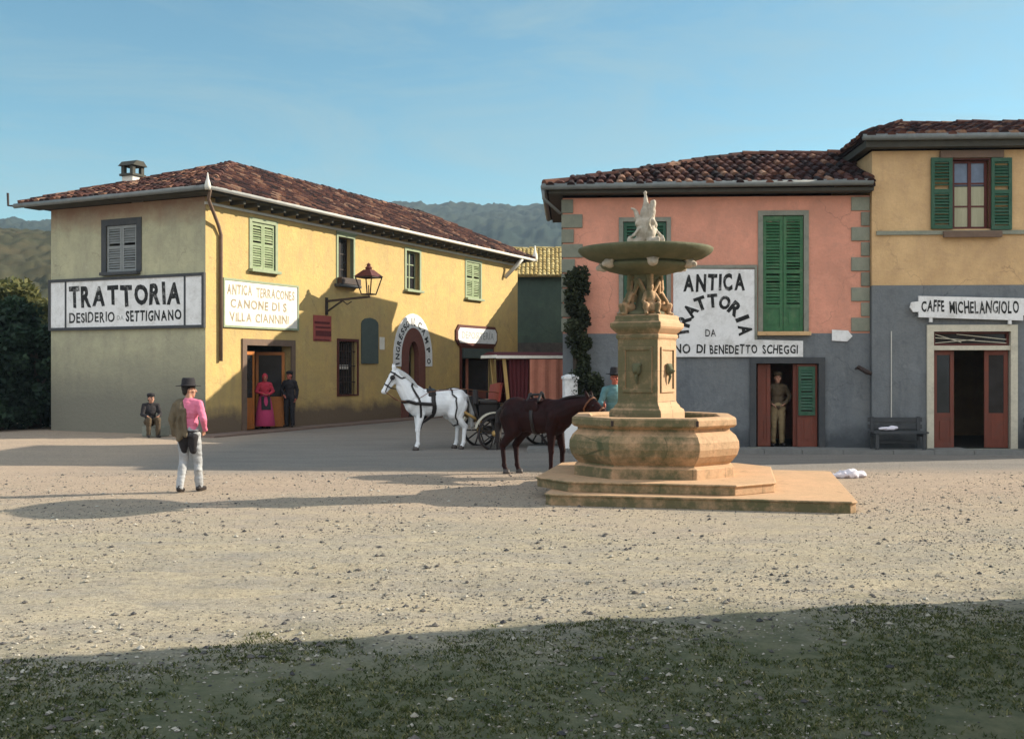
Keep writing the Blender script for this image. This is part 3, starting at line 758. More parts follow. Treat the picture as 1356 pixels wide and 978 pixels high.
# quoins, each stone
z = PH - .36; k = 0
while z > DIV - .2:
    w = .42 if k % 2 == 0 else .2
    MB().box(PW-w, PW-.004, -.03-.004*(k % 3), .02, z+.012, z+.325).build('quoin', M['quoin'], ph, None, False, .012)
    z -= .345; k += 1
z = PH - .36; k = 0
while z > DIV - .1:
    w = .46 if k % 2 == 1 else .26
    MB().box(-.03, w + random.uniform(-.03,.05), -.03-.004*(k % 3), .35 if k % 2 else .5, z+.012, z+.325).build('quoin', M['quoin'], ph, None, False, .012)
    z -= .345; k += 1
bw = shut_window(ph, 4.6, 5.53, 2.75, 5.42, M['trim'], M['g_shut'], None, .11, M['ochre'], .2); bw['label'] = 'tall window with closed bright green shutters'
sw2 = shut_window(ph, 1.4, 2.4, 3.2, 5.3, M['trim'], M['g_dark'], None, .1, M['trim']); sw2['label'] = 'dark green shuttered window behind the fountain top'
pd = surround(4.44, 5.86, .1, 2.02, .14, .06, y=-.015).build('door', M['darktrim'], ph); pd['label'] = 'open red-brown doorway with a green louvred leaf'
MB().box(4.25, 6.05, -.4, .3, 0, .1).build('doorstep', M['trim'], pd)
leaf(pd, 4.5, .3, R(8), .11, 2.0, M['redwood'], M['redwood'], M['redwood'], 1, .08)
rl_ = leaf(pd, 5.84, .46, R(4), .11, 2.0, M['redwood'], M['redwood'], M['blackwood'], -1, .02)
louvre(-.44, -.06, .72, 1.84, -.006, .03, mids=()).build('shutter', M['g_dark'], rl_)
MB().box(5.3, 5.39, .05, .14, .11, 2.0).build('door_post', M['redwood'], pd)
MB().tube([(6.7,-.02,1.9),(6.72,-.2,1.93),(6.86,-.32,1.83),(6.97,-.34,1.78)], [.02,.05,.06,.04], 8).build('lamp_arm', M['iron'], ph, None, True)

s = thing('shop_sign', 'big white L-shaped sign reading ANTICA TRATTORIA on the pink house', 'sign', mtx=on(PM, 0, 0, -.015))
MB().prism([(2.0,2.17),(5.5,2.17),(5.5,2.535),(4.4,2.565),(4.4,4.18),(2.55,4.2),(2.55,2.56),(2.0,2.55)], -.06, -.0).build('sign_board', M['white'], s)
b = MB(); b.box(2.5, 4.46, -.075, 0, 4.205, 4.28); b.box(4.405, 4.46, -.075, 0, 2.57, 4.204); b.build('sign_frame', M['trim'], s)
lettering('ANTICA', M['ink'], s, 2.78, 3.68, 1.4, .4, -.061, .045)
arc_lettering('TRATTORIA', M['ink'], s, 3.47, 2.76, .72, .70, 182, 2, .32, .25, -.061, .05)
lettering('DA', M['ink'], s, 3.28, 2.64, .24, .17, -.061, .01)
lettering('GINO', M['ink'], s, 2.32, 2.255, .62, .21, -.061, .025)
lettering('DI', M['ink'], s, 3.08, 2.25, .2, .21, -.061, .025)
lettering('BENEDETTO', M['ink'], s, 3.38, 2.24, 1.08, .21, -.061, .025)
lettering('SCHEGGI', M['ink'], s, 4.58, 2.235, .8, .21, -.061, .025)
s = thing('house_plate', 'small blank white plate with a pointed end under the quoins', 'sign', mtx=on(PM, 6.16, 2.52, -.02))
MB().prism([(0,.02),(.34,0),(.46,.12),(.36,.25),(0,.27)], -.03, 0).build('plate', M['white'], s)

# ================================================================== the ochre house on the right
rh = thing('house', 'ochre house with grey ground floor and green shutters beside the pink house', 'house', (8.19,24.05,0), AP)
RM = Matrix.Translation((8.19,24.05,0)) @ Matrix.Rotation(AP, 4, 'Z')
RW, RD, RHH, RDV = 7.6, 6.2, 6.84, 3.79
MB().wall(0, RW, RDV, RHH, [(1.8,2.6,5.06,6.62),(5.2,6.0,5.06,6.62)], 0, .28).add([(0,0,RDV),(0,RD,RDV),(0,RD,RHH),(0,0,RHH)], [(0,1,2,3)]).add([(RW,0,0),(RW,RD,0),(RW,RD,RHH),(RW,0,RHH)], [(0,1,2,3)]).add([(0,RD,0),(RW,RD,0),(RW,RD,RHH),(0,RD,RHH)], [(0,1,2,3)]).build('wall', M['ochre'], rh)
gw = MB().wall(0, RW, 0, RDV, [(1.36,3.06,.1,2.74)], -.012, .3).add([(0,-.012,0),(0,RD,0),(0,RD,RDV),(0,-.012,RDV)], [(0,1,2,3)]).build('wall', M['greybase'], rh); gw['label'] = 'grey rendered ground floor wall'
MB().box(.03, RW-.03, .35, RD-.03, 3.5, 3.65).build('floor', M['browntrim'], rh)
hip_roof(rh, -.24, RW+.4, -.3, RD+.4, 7.12, .98, 1.75, 1.9, M['tile'], 'fl')
sf = MB(); sf.box(-.2, RW+.36, -.26, -.02, 6.88, 7.04); sf.box(-.2, -.02, -.018, RD+.3, 6.88, 7.04); sf.build('soffit', M['soffit'], rh)
gutter(rh, [(-.3,-.34,7.09),(RW+.4,-.34,7.09)], M['greygutter'])
MB().box(.09, RW, -.05, -.002, 4.93, 5.02).build('string_course', M['quoin'], rh)
def open_window(u0, u1, z0, z1):
    w = surround(u0, u1, z0, z1, .03, .02).build('window', M['redtrim'], rh)
    MB().box(u0-.3, u1+.3, -.08, -.004, z1+.04, z1+.2).build('lintel', M['browntrim'], w)
    MB().box(u0-.24, u1+.24, -.14, -.052, z0-.2, z0-.06).build('sill', M['browntrim'], w)
    sash(u0+.01, u1-.01, z0, z1, .1, M['redtrim'], None, w, 3, .06)
    zz = z0 + (z1-z0)*.64
    MB().box(u0+.02, u1-.02, .125, .131, zz, z1-.02).build('pane', M['blueglass'], w)
    MB().box(u0+.02, u1-.02, .125, .131, z0+.02, zz-.01).build('pane', M['glass'], w)
    MB().box(u0+.07, u1-.07, .116, .122, z0+.06, zz-.03).build('curtain', M['curtain'], w)
    louvre(u0-.5, u0-.03, z0-.0, z1+.05, -.02, .05).build('shutter', M['g_dark'], w)
    louvre(u1+.03, u1+.48, z0-.03, z1+.03, -.02, .05).build('shutter', M['g_dark'], w)
    return w
open_window(1.8, 2.6, 5.06, 6.62)
open_window(5.2, 6.0, 5.06, 6.62)
rd = surround(1.36, 3.06, .1, 2.74, .15, .05, y=-.012).build('door', M['cream'], rh); rd['label'] = 'wide cafe doorway with cream surround and lattice transom'
MB().box(1.1, 3.3, -.3, .3, 0, .1).build('doorstep', M['trim'], rd)
MB().box(1.36, 3.06, -.03, .12, 2.32, 2.42).build('lintel', M['cream'], rd)
tr = MB(); y = .04
tr.box(1.37, 3.05, y, y+.05, 2.425, 2.47); tr.box(1.37, 3.05, y, y+.05, 2.69, 2.735); tr.box(1.37, 1.42, y, y+.05, 2.472, 2.688); tr.box(3.0, 3.05, y, y+.05, 2.472, 2.688)
tr.build('transom', M['redtrim'], rd)
tl = MB()
for a, b in (((1.42,2.6),(3.0,2.48)),((1.42,2.48),(2.3,2.56)),((1.9,2.68),(3.0,2.56)),((1.42,2.68),(2.0,2.5))): tl.beam((a[0],.05,a[1]),(b[0],.05,b[1]), .016)
tl.build('lattice', M['cream'], rd)
MB().box(1.38, 3.04, .1, .106, 2.43, 2.73).build('pane', M['glass'], rd)
leaf(rd, 1.38, .5, R(10), .11, 2.31, M['redwood'], M['redwood'], M['glass'], 1, .06, .31)
leaf(rd, 3.04, .5, R(-8), .11, 2.31, M['redwood'], M['redwood'], M['glass'], -1, .06, .31)
MB().tube([(.42,-.04,2.75),(.42,-.04,.75)], .012, 6).build('conduit', M['gutter'], rh)
s = thing('shop_sign', 'white plank sign with hooked ends and black letters over the cafe doorway', 'sign', mtx=on(RM, 1.0, 2.98, -.07))
MB().prism([(0,.08),(2.3,.0),(2.3,.12),(2.5,.1),(2.52,.44),(2.3,.5),(0,.56),(0,.44),(-.16,.42),(-.19,.3),(-.12,.2),(0,.2)], -.06, 0).build('sign_board', M['white'], s)
hk = MB(); hk.box(.24, .31, -.05, 0, -.03, .075); hk.box(1.98, 2.05, -.05, 0, -.08, .005); hk.box(.24,.31,0,.055,.1,.2); hk.box(1.98,2.05,0,.055,.1,.2); hk.build('bracket', M['white'], s)
lettering('CAFFE', M['ink'], s, .06, .2, .5, .26, -.061, .03)
lettering('MICHELANGIOLO', M['ink'], s, .68, .16, 1.52, .28, -.061, .025)

def bench(label, u0, u1, rag=False):
    b = thing('bench', label, 'bench', None, 0, 'benches along the grey wall', on(RM, u0, .1, -.16)); L = u1-u0
    bk = MB()
    for zz in (.44, .6): bk.box(.0, L, .05, .08, zz, zz+.1)
    bk.build('backrest', M['darktrim'], b)
    st = MB(); st.box(0, L, -.42, -.24, .36, .4); st.box(0, L, -.22, .02, .36, .4); st.build('seat', M['darktrim'], b)
    for x in (.05, L-.12):
        MB().box(x, x+.07, .022, .06, 0, .72).box(x, x+.07, -.4, -.34, 0, .355).box(x, x+.07, -.338, .02, .29, .355).build('leg', M['darktrim'], b)
    MB().box(.1, L-.1, -.1, -.07, .12, .18).build('stretcher', M['darktrim'], b)
    return b
bench('dark slatted wooden bench with a white cloth on it left of the cafe doorway', -.12, 1.08)
bench('dark slatted wooden bench at the right edge past the cafe doorway', 3.32, 4.7)
rg = MB(); rg.ell((0,0,.03),(.2,.08,.04), None, 14, 8); rg.ell((.12,.02,.05),(.12,.06,.05)); rg.ell((-.12,-.01,.03),(.1,.07,.03))
o = blob(rg, 'cloth', M['rag'], None, .02, 2, on(RM, .25, .53, -.36), lambda c: c + V((0,0,.015*noise.noise(c*14)))); tag(o, 'small folded white cloth lying on the bench seat', 'cloth')
rg = MB(); rg.ell((0,0,.06),(.22,.14,.09)); rg.ell((.18,.05,.05),(.14,.12,.07)); rg.ell((-.2,-.03,.04),(.12,.1,.05))
o = blob(rg, 'rag', M['rag'], None, .025, 1, Matrix.Translation((5.92,18.55,.0)), lambda c: c + V((.04*noise.noise(c*9), .03*noise.noise(c*11+V((3,0,0))), .035*noise.noise(c*13))) ); tag(o, 'crumpled pale rag lying on the gravel right of the fountain', 'rag')

# ================================================================== houses further back and the one by the camera's right
fh = thing('house', 'far green walled house with an ochre roof closing the lane', 'house', (-1.6,56,0), R(-2))
MB().add([(0,0,3.2),(9,0,3.2),(9,0,6.75),(0,0,6.75)], [(0,1,2,3)]).add([(0,0,0),(0,6,0),(0,6,6.75),(0,3,8.2),(0,0,6.75)], [(0,1,2,3,4)]).add([(9,0,0),(9,6,0),(9,6,6.75),(9,3,8.2),(9,0,6.75)], [(0,1,2,3,4)]).add([(0,6,0),(9,6,0),(9,6,6.75),(0,6,6.75)], [(0,1,2,3)]).build('wall', M['farwall'], fh)
fb = MB().wall(0, 9, 0, 3.2, [(3.2,4.1,1.4,2.4)], -.06, .3).build('wall', M['farbase'], fh); fb['label'] = 'dark rubble lower wall'
w = surround(3.2, 4.1, 1.4, 2.4, .08, .02, y=-.06).build('window', M['darktrim'], fh)
MB().box(3.21, 4.09, .12, .13, 1.41, 2.39).build('pane', M['glass'], w)
hip_roof(fh, -.4, 9.4, -.4, 6.4, 6.72, 1.75, 0, 0, M['tile_lt'], 'f')
gable_house('house', 'plain house with a lopsided gable close behind the pink house', (2.55,29.6,0), 0, 7.5, 10.7, (4.7,7.5), 8.55, M['plainwall'], M['tile'], .72)
gable_house('house', 'low lean-to roofed house between two taller ones behind the pink house', (2.6,40.35,0), 0, 7, 5.0, (6.45,4.7), 6.7, M['plainwall'], M['tile'], .12, .12)
gable_house('house', 'rearmost gabled house of the row behind the pink house', (2.75,45.4,0), 0, 7, 8.6, (4.8,5.2), 7.3, M['plainwall'], M['tile'], .5, .2)
eh = gable_house('house', 'buff house out of frame on the right whose shadow falls on the grass', (7.6,-6.6,0), 0, 8, 16.45, (7.2,7.2), 9.2, M['plainwall'], M['tile'], .5, .25)
# ================================================================== the fountain
FX, FY = 2.2, 16.5
ft = thing('fountain', 'tall stone fountain with octagonal trough and wide upper bowl in the square', 'fountain', (FX,FY,0))
def rz(a): return Matrix.Rotation(R(a), 4, 'Z')
def octagon(h, c):                                  # half width h, chamfer cut c
    return [(-h+c,-h),(h-c,-h),(h,-h+c),(h,h-c),(h-c,h),(-h+c,h),(-h,h-c),(-h,-h+c)]
def oct_loft(prof, cr=.5):                          # [(half width, z)]
    return [[(x, y, z) for x, y in octagon(h, h*(1-.516))] for h, z in prof]
T12 = rz(-12)
def slab(h, z0, z1, c=.08):
    return MB().rings([[(x,y,z) for x, y in octagon(hh, cc)] for hh, cc, z in ((h,c,z0),(h,c,z1-.03),(h+.02,c,z1-.028),(h+.02,c,z1-.01),(h+.008,c,z1))])
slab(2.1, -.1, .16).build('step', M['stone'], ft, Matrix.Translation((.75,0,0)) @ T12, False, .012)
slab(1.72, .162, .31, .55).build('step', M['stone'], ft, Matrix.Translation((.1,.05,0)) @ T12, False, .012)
prof = [(1.19,.3),(1.19,.46),(1.13,.48),(1.12,.5),(1.17,.55),(1.235,.64),(1.265,.74),(1.26,.84),(1.215,.93),(1.15,.985),(1.13,1.0),(1.13,1.035),(1.19,1.05),(1.225,1.08),(1.225,1.17),(1.2,1.2),(1.0,1.2),(.97,1.17),(.95,.7),(.95,.62)]
T7 = rz(-7)
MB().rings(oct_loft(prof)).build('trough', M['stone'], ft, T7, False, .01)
MB().rings([[(x,y,1.06) for x, y in octagon(.962,.46)],[(x,y,1.065) for x, y in octagon(.962,.46)]]).build('water', M['water'], ft, T7)
for x in (-.6, .62): MB().box(x-.02, x+.02, -1.235, -1.2, 1.08, 1.16).build('cramp', M['iron'], ft, T7)   # iron cramps on the trough joints
TC = Matrix.Translation((-.12,0,0)); T33 = Matrix.Translation((-.09,0,0)) @ rz(-33)
sq = lambda h, z: [(-h,-h,z),(h,-h,z),(h,h,z),(-h,h,z)]
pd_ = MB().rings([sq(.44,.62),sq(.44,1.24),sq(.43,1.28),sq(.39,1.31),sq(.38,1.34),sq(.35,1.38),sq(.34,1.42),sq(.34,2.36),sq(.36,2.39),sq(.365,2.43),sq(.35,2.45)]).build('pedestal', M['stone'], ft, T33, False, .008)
for a in (0, 90, 180, 270):
    fr = MB(); y = -.341
    for (x0,x1,z0,z1) in ((-.25,.25,2.2,2.25),(-.25,.25,1.55,1.6),(-.25,-.2,1.602,2.198),(.2,.25,1.602,2.198)): fr.box(x0,x1,y-.022,y+.01,z0,z1)
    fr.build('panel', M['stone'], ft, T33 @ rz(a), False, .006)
    mk = MB(); mk.ell((0,y-.03,1.9),(.07,.06,.09)); mk.ell((0,y-.08,1.88),(.03,.05,.035)); mk.cap((-.05,y-.03,1.97),.03,(.05,y-.03,1.97),.03); mk.cap((0,y-.05,1.8),.025,(0,y-.02,1.68),.012)
    blob(mk, 'spout_mask', M['stone_dk'], ft, .012, 1, T33 @ rz(a))
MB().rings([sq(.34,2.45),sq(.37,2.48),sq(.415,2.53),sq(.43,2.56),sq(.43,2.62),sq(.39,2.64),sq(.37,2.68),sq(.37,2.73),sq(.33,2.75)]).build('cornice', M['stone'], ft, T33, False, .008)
MB().lathe([(.3,2.74),(.3,2.79),(.2,2.83),(.14,2.9),(.12,3.05),(.15,3.15),(.2,3.24),(.22,3.3),(.2,3.34),(.28,3.38)], 24).build('stem', M['stone_dk'], ft, TC, True)
for k, a in enumerate((10, 100, 190, 280)):         # crouching winged figures round the stem
    g = MB()
    g.ell((.26,0,2.86),(.1,.11,.1)); g.ell((.25,0,3.0),(.075,.09,.13)); g.ell((.25,0,3.17),(.055,.055,.065)); g.cap((.25,0,3.06),.045,(.25,0,3.14),.035)
    for s_ in (-1, 1):
        g.cap((.25,.075*s_,3.06),.035,(.31,.13*s_,2.95),.028); g.cap((.31,.13*s_,2.95),.028,(.33,.06*s_,2.86),.025)
        g.cap((.27,.07*s_,2.86),.055,(.37,.1*s_,2.9),.04); g.cap((.37,.1*s_,2.9),.038,(.34,.09*s_,2.77),.03); g.cap((.34,.09*s_,2.77),.028,(.41,.1*s_,2.765),.022)
        g.cap((.2,.06*s_,3.08),.03,(.16,.15*s_,3.26),.045)
    g.cap((.25,0,3.2),.05,(.23,0,3.36),.06)
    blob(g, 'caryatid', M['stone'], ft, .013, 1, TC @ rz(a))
MB().lathe([(.2,3.35),(.28,3.37),(.42,3.4),(.58,3.44),(.68,3.49),(.7,3.53),(.67,3.55),(.62,3.56),(.74,3.58),(.9,3.63),(1.0,3.69),(1.045,3.74),(1.05,3.77),(1.03,3.785),(.96,3.785),(.85,3.74),(.5,3.68),(.12,3.66)], 56).build('upper_bowl', M['stone_dk'], ft, TC, True)
for k in range(6):
    g = MB(); g.ell((.7,0,3.53),(.1,.085,.08)); g.ell((.79,0,3.51),(.05,.045,.045)); g.cap((.7,-.07,3.58),.03,(.7,.07,3.58),.03)
    blob(g, 'lion_mask', M['statue'], ft, .014, 1, TC @ rz(-28 + 60*k))
# the figure group on top
g = MB(); g.ell((0,0,3.72),(.26,.24,.09)); g.ell((.05,.02,3.78),(.18,.17,.1))
def putto(cx, cy, z, a, s=1):
    m = Matrix.Translation((cx,cy,z)) @ rz(a) @ Matrix.Scale(s, 4); n0 = len(g.v)
    g.ell((0,0,.1),(.1,.11,.1)); g.ell((-.01,0,.26),(.085,.1,.14)); g.ell((.02,0,.46),(.065,.06,.075)); g.cap((0,0,.34),.05,(.01,0,.42),.04)
    for s_ in (-1,1):
        g.cap((.03,.06*s_,.08),.06,(.19,.09*s_,.12),.048); g.cap((.19,.09*s_,.12),.045,(.2,.09*s_,-.06),.032); g.cap((.2,.09*s_,-.06),.03,(.26,.1*s_,-.07),.024)
    g.cap((0,.1,.33),.04,(.1,.17,.2),.03); g.cap((.1,.17,.2),.03,(.18,.1,.18),.026)
    g.cap((0,-.1,.33),.04,(.04,-.17,.46),.032); g.cap((.04,-.17,.46),.03,(.1,-.12,.58),.026)
    g.xform(m, n0)
putto(.09,-.09,3.82,-40,.8); putto(-.1,-.02,3.82,170,.78); putto(.06,.12,3.82,80,.75)
g.ell((0,0,4.1),(.11,.1,.22)); g.ell((.0,0,4.34),(.075,.07,.12)); g.cap((0,0,4.3),.07,(.01,0,4.52),.04); g.cap((.01,0,4.52),.04,(0,0,4.62),.018); g.ell((.0,0,4.66),(.03,.03,.03))
g.cap((.1,-.02,4.25),.05,(.12,-.03,4.5),.045); g.cap((-.09,0,4.2),.05,(-.15,.02,4.38),.03); g.cap((-.15,.02,4.38),.03,(-.22,.02,4.42),.015)
blob(g, 'statue_group', M['statue'], ft, .014, 1, TC, lambda c: c + V((noise.noise(c*16), noise.noise(c*16+V((5,0,0))), noise.noise(c*16+V((0,7,0)))))*.012)

# ================================================================== people
JD = dict(hipL=(0,.085,.92), kneeL=(.03,.095,.50), ankL=(-.02,.1,.085), toeL=(.15,.125,.035), shL=(-.01,.168,1.385), elL=(-.05,.235,1.14), wrL=(.05,.235,.90), hdL=(.09,.215,.82),
          hipR=(0,-.085,.92), kneeR=(.03,-.095,.50), ankR=(-.02,-.1,.085), toeR=(.15,-.125,.035), shR=(-.01,-.168,1.385), elR=(-.05,-.235,1.14), wrR=(.05,-.235,.90), hdR=(.09,-.215,.82),
          pel=(0,0,.96), waist=(0,0,1.09), chest=(0,0,1.28), neck=(-.005,0,1.44), head=(.02,0,1.60))
def arm(mb, J, s, e, hands=False, to=1.0):
    sh, el, wr, hd = (V(J[k+s]) for k in ('sh','el','wr','hd'))
    mb.cap(sh, .056+e, el, .042+e*.9); end = el.lerp(wr, to)
    mb.cap(el, .042+e*.9, end, .031+e*.8 if not hands else .028)
    if hands:
        d = (hd-wr).normalized(); side = V((1,0,0)) - d*d.x
        if side.length < .3: side = V((0,0,1)) - d*d.z
        side.normalize(); nrm = d.cross(side)
        pc = wr + d*.085
        for t in (-.026,-.009,.009,.026): mb.cap(wr + side*t*.6 + d*.01, .019, pc + side*t, .0135)
        for t, L in ((-.028,.058),(-.0095,.072),(.0095,.078),(.028,.07)):
            a = pc + side*t; b = a + d*L*.5 + nrm*.006; c = b + d*L*.42 + nrm*.02
            mb.cap(a, .0105, b, .0098); mb.cap(b, .0098, c, .0085)
        th = wr + d*.03 + side*.03
        mb.cap(th, .015, th + side*.03 + d*.035 + nrm*.01, .012); mb.cap(th + side*.03 + d*.035 + nrm*.01, .0115, th + side*.035 + d*.07 + nrm*.014, .0095)
def legs(mb, J, e, foot=True, to=1):
    for s in 'LR':
        h, k, a, t = (V(J[q+s]) for q in ('hip','knee','ank','toe'))
        mb.cap(h, .088+e, k, .057+e*1.1); mb.cap(k, .056+e*1.1, a, .04+e*1.3)
        calf = k.lerp(a, .33) + (k-h).normalized()*0 + V((-.018,0,0)); mb.ell(calf, (.053+e*.8,.05+e*.8,.11))
        if foot: mb.cap(a + V((-.03,0,-.045)), .036, t, .03)
def torso(mb, J, e):
    mb.ell(J['pel'], (.11+e,.155+e,.13)); mb.ell(J['waist'], (.098+e,.138+e,.15)); c = V(J['chest']); mb.ell(c, (.112+e,.16+e,.19))
    mb.cap(J['shL'], .056+e, J['shR'], .056+e)
    for s in ('shL','shR'): mb.cap(V(J['neck']) + V((-.01,0,.0)), .052+e*.5, J[s], .05+e); mb.cap(c + V((-.01,0,.12)), .09+e*.5, V(J['neck']), .062+e*.3)
def person(label, loc, rot, H=1.72, J=None, turn=0, shirt=None, trousers=None, shoes='leather', hat=None, hatmat='black_cloth', skin='skin', hair=True, skirt=None, sleeves=True, seated=False, scarf=None, vest=None):
    j = dict(JD); j.update(J or {}); S = Matrix.Scale(H/1.72, 4)
    p = thing('person', label, 'person', loc, rot)
    hd = V(j['head']); TH = Matrix.Translation(hd) @ rz(turn) @ Matrix.Translation(-hd)
    b = MB(); torso(b, j, 0); legs(b, j, 0)
    for s in 'LR': arm(b, j, s, 0, True)
    b.cap(j['neck'], .055, hd - V((.02,0,.05)), .05)
    n0 = len(b.v)
    b.ell(hd + V((-.008,0,.02)), (.098,.077,.105)); b.ell(hd + V((.03,0,-.05)), (.062,.056,.065)); b.ell(hd + V((.055,0,-.095)), (.03,.03,.022))
    b.cap(hd + V((.087,0,.02)), .010, hd + V((.108,0,-.022)), .015); b.cap(hd + V((.075,-.03,.035)), .013, hd + V((.075,.03,.035)), .013)
    b.cap(hd + V((.083,-.018,-.058)), .009, hd + V((.083,.018,-.058)), .009)
    for s in (-1,1): b.ell(hd + V((-.01,.078*s,-.005)), (.02,.011,.03)); b.ell(hd + V((.055,.04*s,-.02)), (.03,.025,.025))
    b.xform(TH, n0)
    blob(b, 'body', M[skin], p, .0085, 1, S)
    for s in (-1,1): MB().ell(hd + V((.083,.031*s,.016)), (.009,.012,.008)).build('eye', M['black'], p, S @ TH, True)
    if hair:
        h = MB(); h.ell(hd + V((-.03,0,.035)), (.092,.083,.098)); h.ell(hd + V((-.06,0,-.025)), (.05,.07,.06)); blob(h, 'hair', M['hair'], p, .012, 1, S @ TH)
    if shirt:
        c = MB(); torso(c, j, .014)
        if sleeves:
            for s in 'LR': arm(c, j, s, .013)
        blob(c, 'shirt', M[shirt], p, .0105, 1, S, lambda q: q + V((noise.noise(q*13), noise.noise(q*13+V((9,0,0))), 0))*.009 + V((1,1,0))*.007*noise.noise(V((q.x*9,q.y*9,q.z*24))))
    if vest:
        c = MB(); torso(c, j, .024); blob(c, 'waistcoat', M[vest], p, .013, 2, S)
    if trousers:
        c = MB(); c.ell(j['pel'], (.125,.17,.12)); legs(c, j, .016, False)
        blob(c, 'trousers', M[trousers], p, .013, 2, S, lambda q: q + V((noise.noise(q*11), noise.noise(q*11+V((9,0,0))), 0))*.011 + V((1,1,0))*.008*noise.noise(V((q.x*10,q.y*10,q.z*26))))
    if skirt:
        pl = V(j['pel']); c = MB(); n = 40; rings = []
        for r, z in ((.13,1.08),(.16,1.0),(.2,.85),(.26,.5),(.31,.1),(.3,.085),(.1,.085)):
            rings.append([(pl.x + r*math.cos(2*PI*i/n)*(1+.06*math.sin(i*1.57*2)*(1.1-z)), pl.y + r*math.sin(2*PI*i/n)*1.05*(1+.06*math.sin(i*1.57*2)*(1.1-z)), z) for i in range(n)])
        c.rings(rings).build('skirt', M[skirt], p, S, True)
    if shoes:
        for s in 'LR':
            a, t = V(j['ank'+s]), V(j['toe'+s]); c = MB(); c.cap(a + V((-.03,0,-.04)), .044, t, .037); c.cap(a + V((0,0,.03)), .05, a + V((-.01,0,-.03)), .05)
            blob(c, 'shoe', M[shoes], p, .012, 1, S, lambda q: V((q.x, q.y, max(q.z, .004))))
    if hat:
        c = MB(); t = hd + V((-.015,0,.062))
        if hat == 'brim':
            c.lathe([(.19,.0),(.195,.008),(.12,.018),(.108,.03),(.1,.11),(.085,.135),(.04,.125),(.01,.12)], 28, t, 1, .88); c.lathe([(.11,-.02),(.1,.02)], 28, t, 1, .88)
            for i, v in enumerate(c.v):
                q = V(v) - t; rr = math.hypot(q.x, q.y)
                if rr > .13: c.v[i] = (v[0], v[1], v[2] + .25*(abs(q.y)-.05 if abs(q.y) > .05 else 0)*(rr-.1)*3)
        else:
            c.lathe([(.1,-.01),(.112,.02),(.115,.06),(.09,.085),(.02,.095)], 24, t, 1.05, .9); c.ell(t + V((.1,0,.012)), (.07,.075,.01))
        c.build('hat', M[hatmat], p, S @ TH, True)
    if scarf:
        c = MB(); c.ell(hd + V((-.02,0,.03)), (.105,.092,.115)); c.ell(hd + V((-.04,0,-.07)), (.07,.075,.08)); blob(c, 'headscarf', M[scarf], p, .012, 1, S @ TH)
    return p, S, j

# man in the pink shirt, walking away, jacket slung over his left shoulder
X = lambda px, d: (px-678)/1400*d
man, S, j = person('man walking away in pink shirt and black hat, olive jacket over his shoulder', (X(250,16.4),16.4,0), R(84), 1.70,
    dict(kneeL=(.05,.1,.50), ankL=(-.1,.105,.1), toeL=(.06,.125,.035), kneeR=(.11,-.1,.50), ankR=(.14,-.11,.09), toeR=(.31,-.13,.035),
         elL=(-.06,.235,1.14), wrL=(.02,.225,.92), hdL=(.06,.21,.84), elR=(-.08,-.27,1.15), wrR=(.1,-.22,.98), hdR=(.17,-.17,.93)), -62,
    'pinkcloth', 'greycloth', 'leather', 'brim')
c = MB()                                            # jacket thrown over the left shoulder, hanging to the hip
c.ell((-.02,.085,1.26),(.135,.105,.2)); c.ell((-.02,.09,1.07),(.125,.105,.2)); c.ell((-.02,.1,.93),(.14,.105,.13)); c.cap((-.01,.06,1.42),.07,(-.01,.165,1.385),.075)
c.cap((-.02,.185,1.36),.078,(-.07,.235,1.14),.066); c.cap((-.07,.235,1.14),.062,(-.03,.225,.93),.052); c.cap((-.12,.02,1.3),.03,(-.13,.0,.9),.035); c.cap((-.13,.1,1.2),.03,(-.15,.1,.84),.04)
blob(c, 'jacket', M['olivecloth'], man, .0115, 1, S, lambda q: q + V((noise.noise(q*10), noise.noise(q*10+V((4,0,0))), noise.noise(q*10+V((0,8,0)))))*.014 + V((.02,.012,.01))*noise.noise(V((q.x*3, q.y*16, q.z*5))))
c = MB(); c.ell((.0,0,.955),(.142,.185,.05)); c.ell((-.03,.0,.89),(.12,.165,.05)); blob(c, 'sash', M['black_cloth'], man, .013, 1, S)
c = MB()                                            # dark seat and inner thighs of the trousers
for s_ in (-1,1): c.cap((-.03,.075*s_,.88),.098,(0,.075*s_,.66),.06)
blob(c, 'trouser_patch', M['black_cloth'], man, .013, 1, S)
# seated figure in dark clothes against the olive wall
def house_pt(m, u, y, z=0): return m @ V((u, y, z))
q = house_pt(SM, 4.95, -.95)
SIT = dict(pel=(0,0,.42), waist=(.0,0,.55), chest=(.03,0,.74), neck=(.05,0,.91), head=(.1,0,1.06), hipL=(.02,.085,.42), kneeL=(.42,.12,.5), ankL=(.40,.12,.085), toeL=(.56,.14,.035), hipR=(.02,-.085,.42), kneeR=(.42,-.12,.5), ankR=(.36,-.12,.085), toeR=(.52,-.14,.035),
    shL=(.04,.175,.87), elL=(.12,.24,.62), wrL=(.32,.14,.58), hdL=(.4,.11,.56), shR=(.04,-.175,.87), elR=(.12,-.24,.62), wrR=(.32,-.14,.58), hdR=(.4,-.11,.56))
boy, S, j = person('dark clothed person sitting on a stone block against the olive-grey wall', (q.x, q.y, 0), R(-60), 1.72, SIT, 15, 'black_cloth', 'brownvest', 'leather', 'cap')
blk = thing('stone_block', 'low stone block used as a seat at the foot of the olive-grey wall', 'stone', (q.x, q.y, 0), R(-25))
bm_ = MB(); bm_.box(-.3,.3,-.02,.42,0,.29); bm_.build('block', M['trim'], blk, None, False, .03)
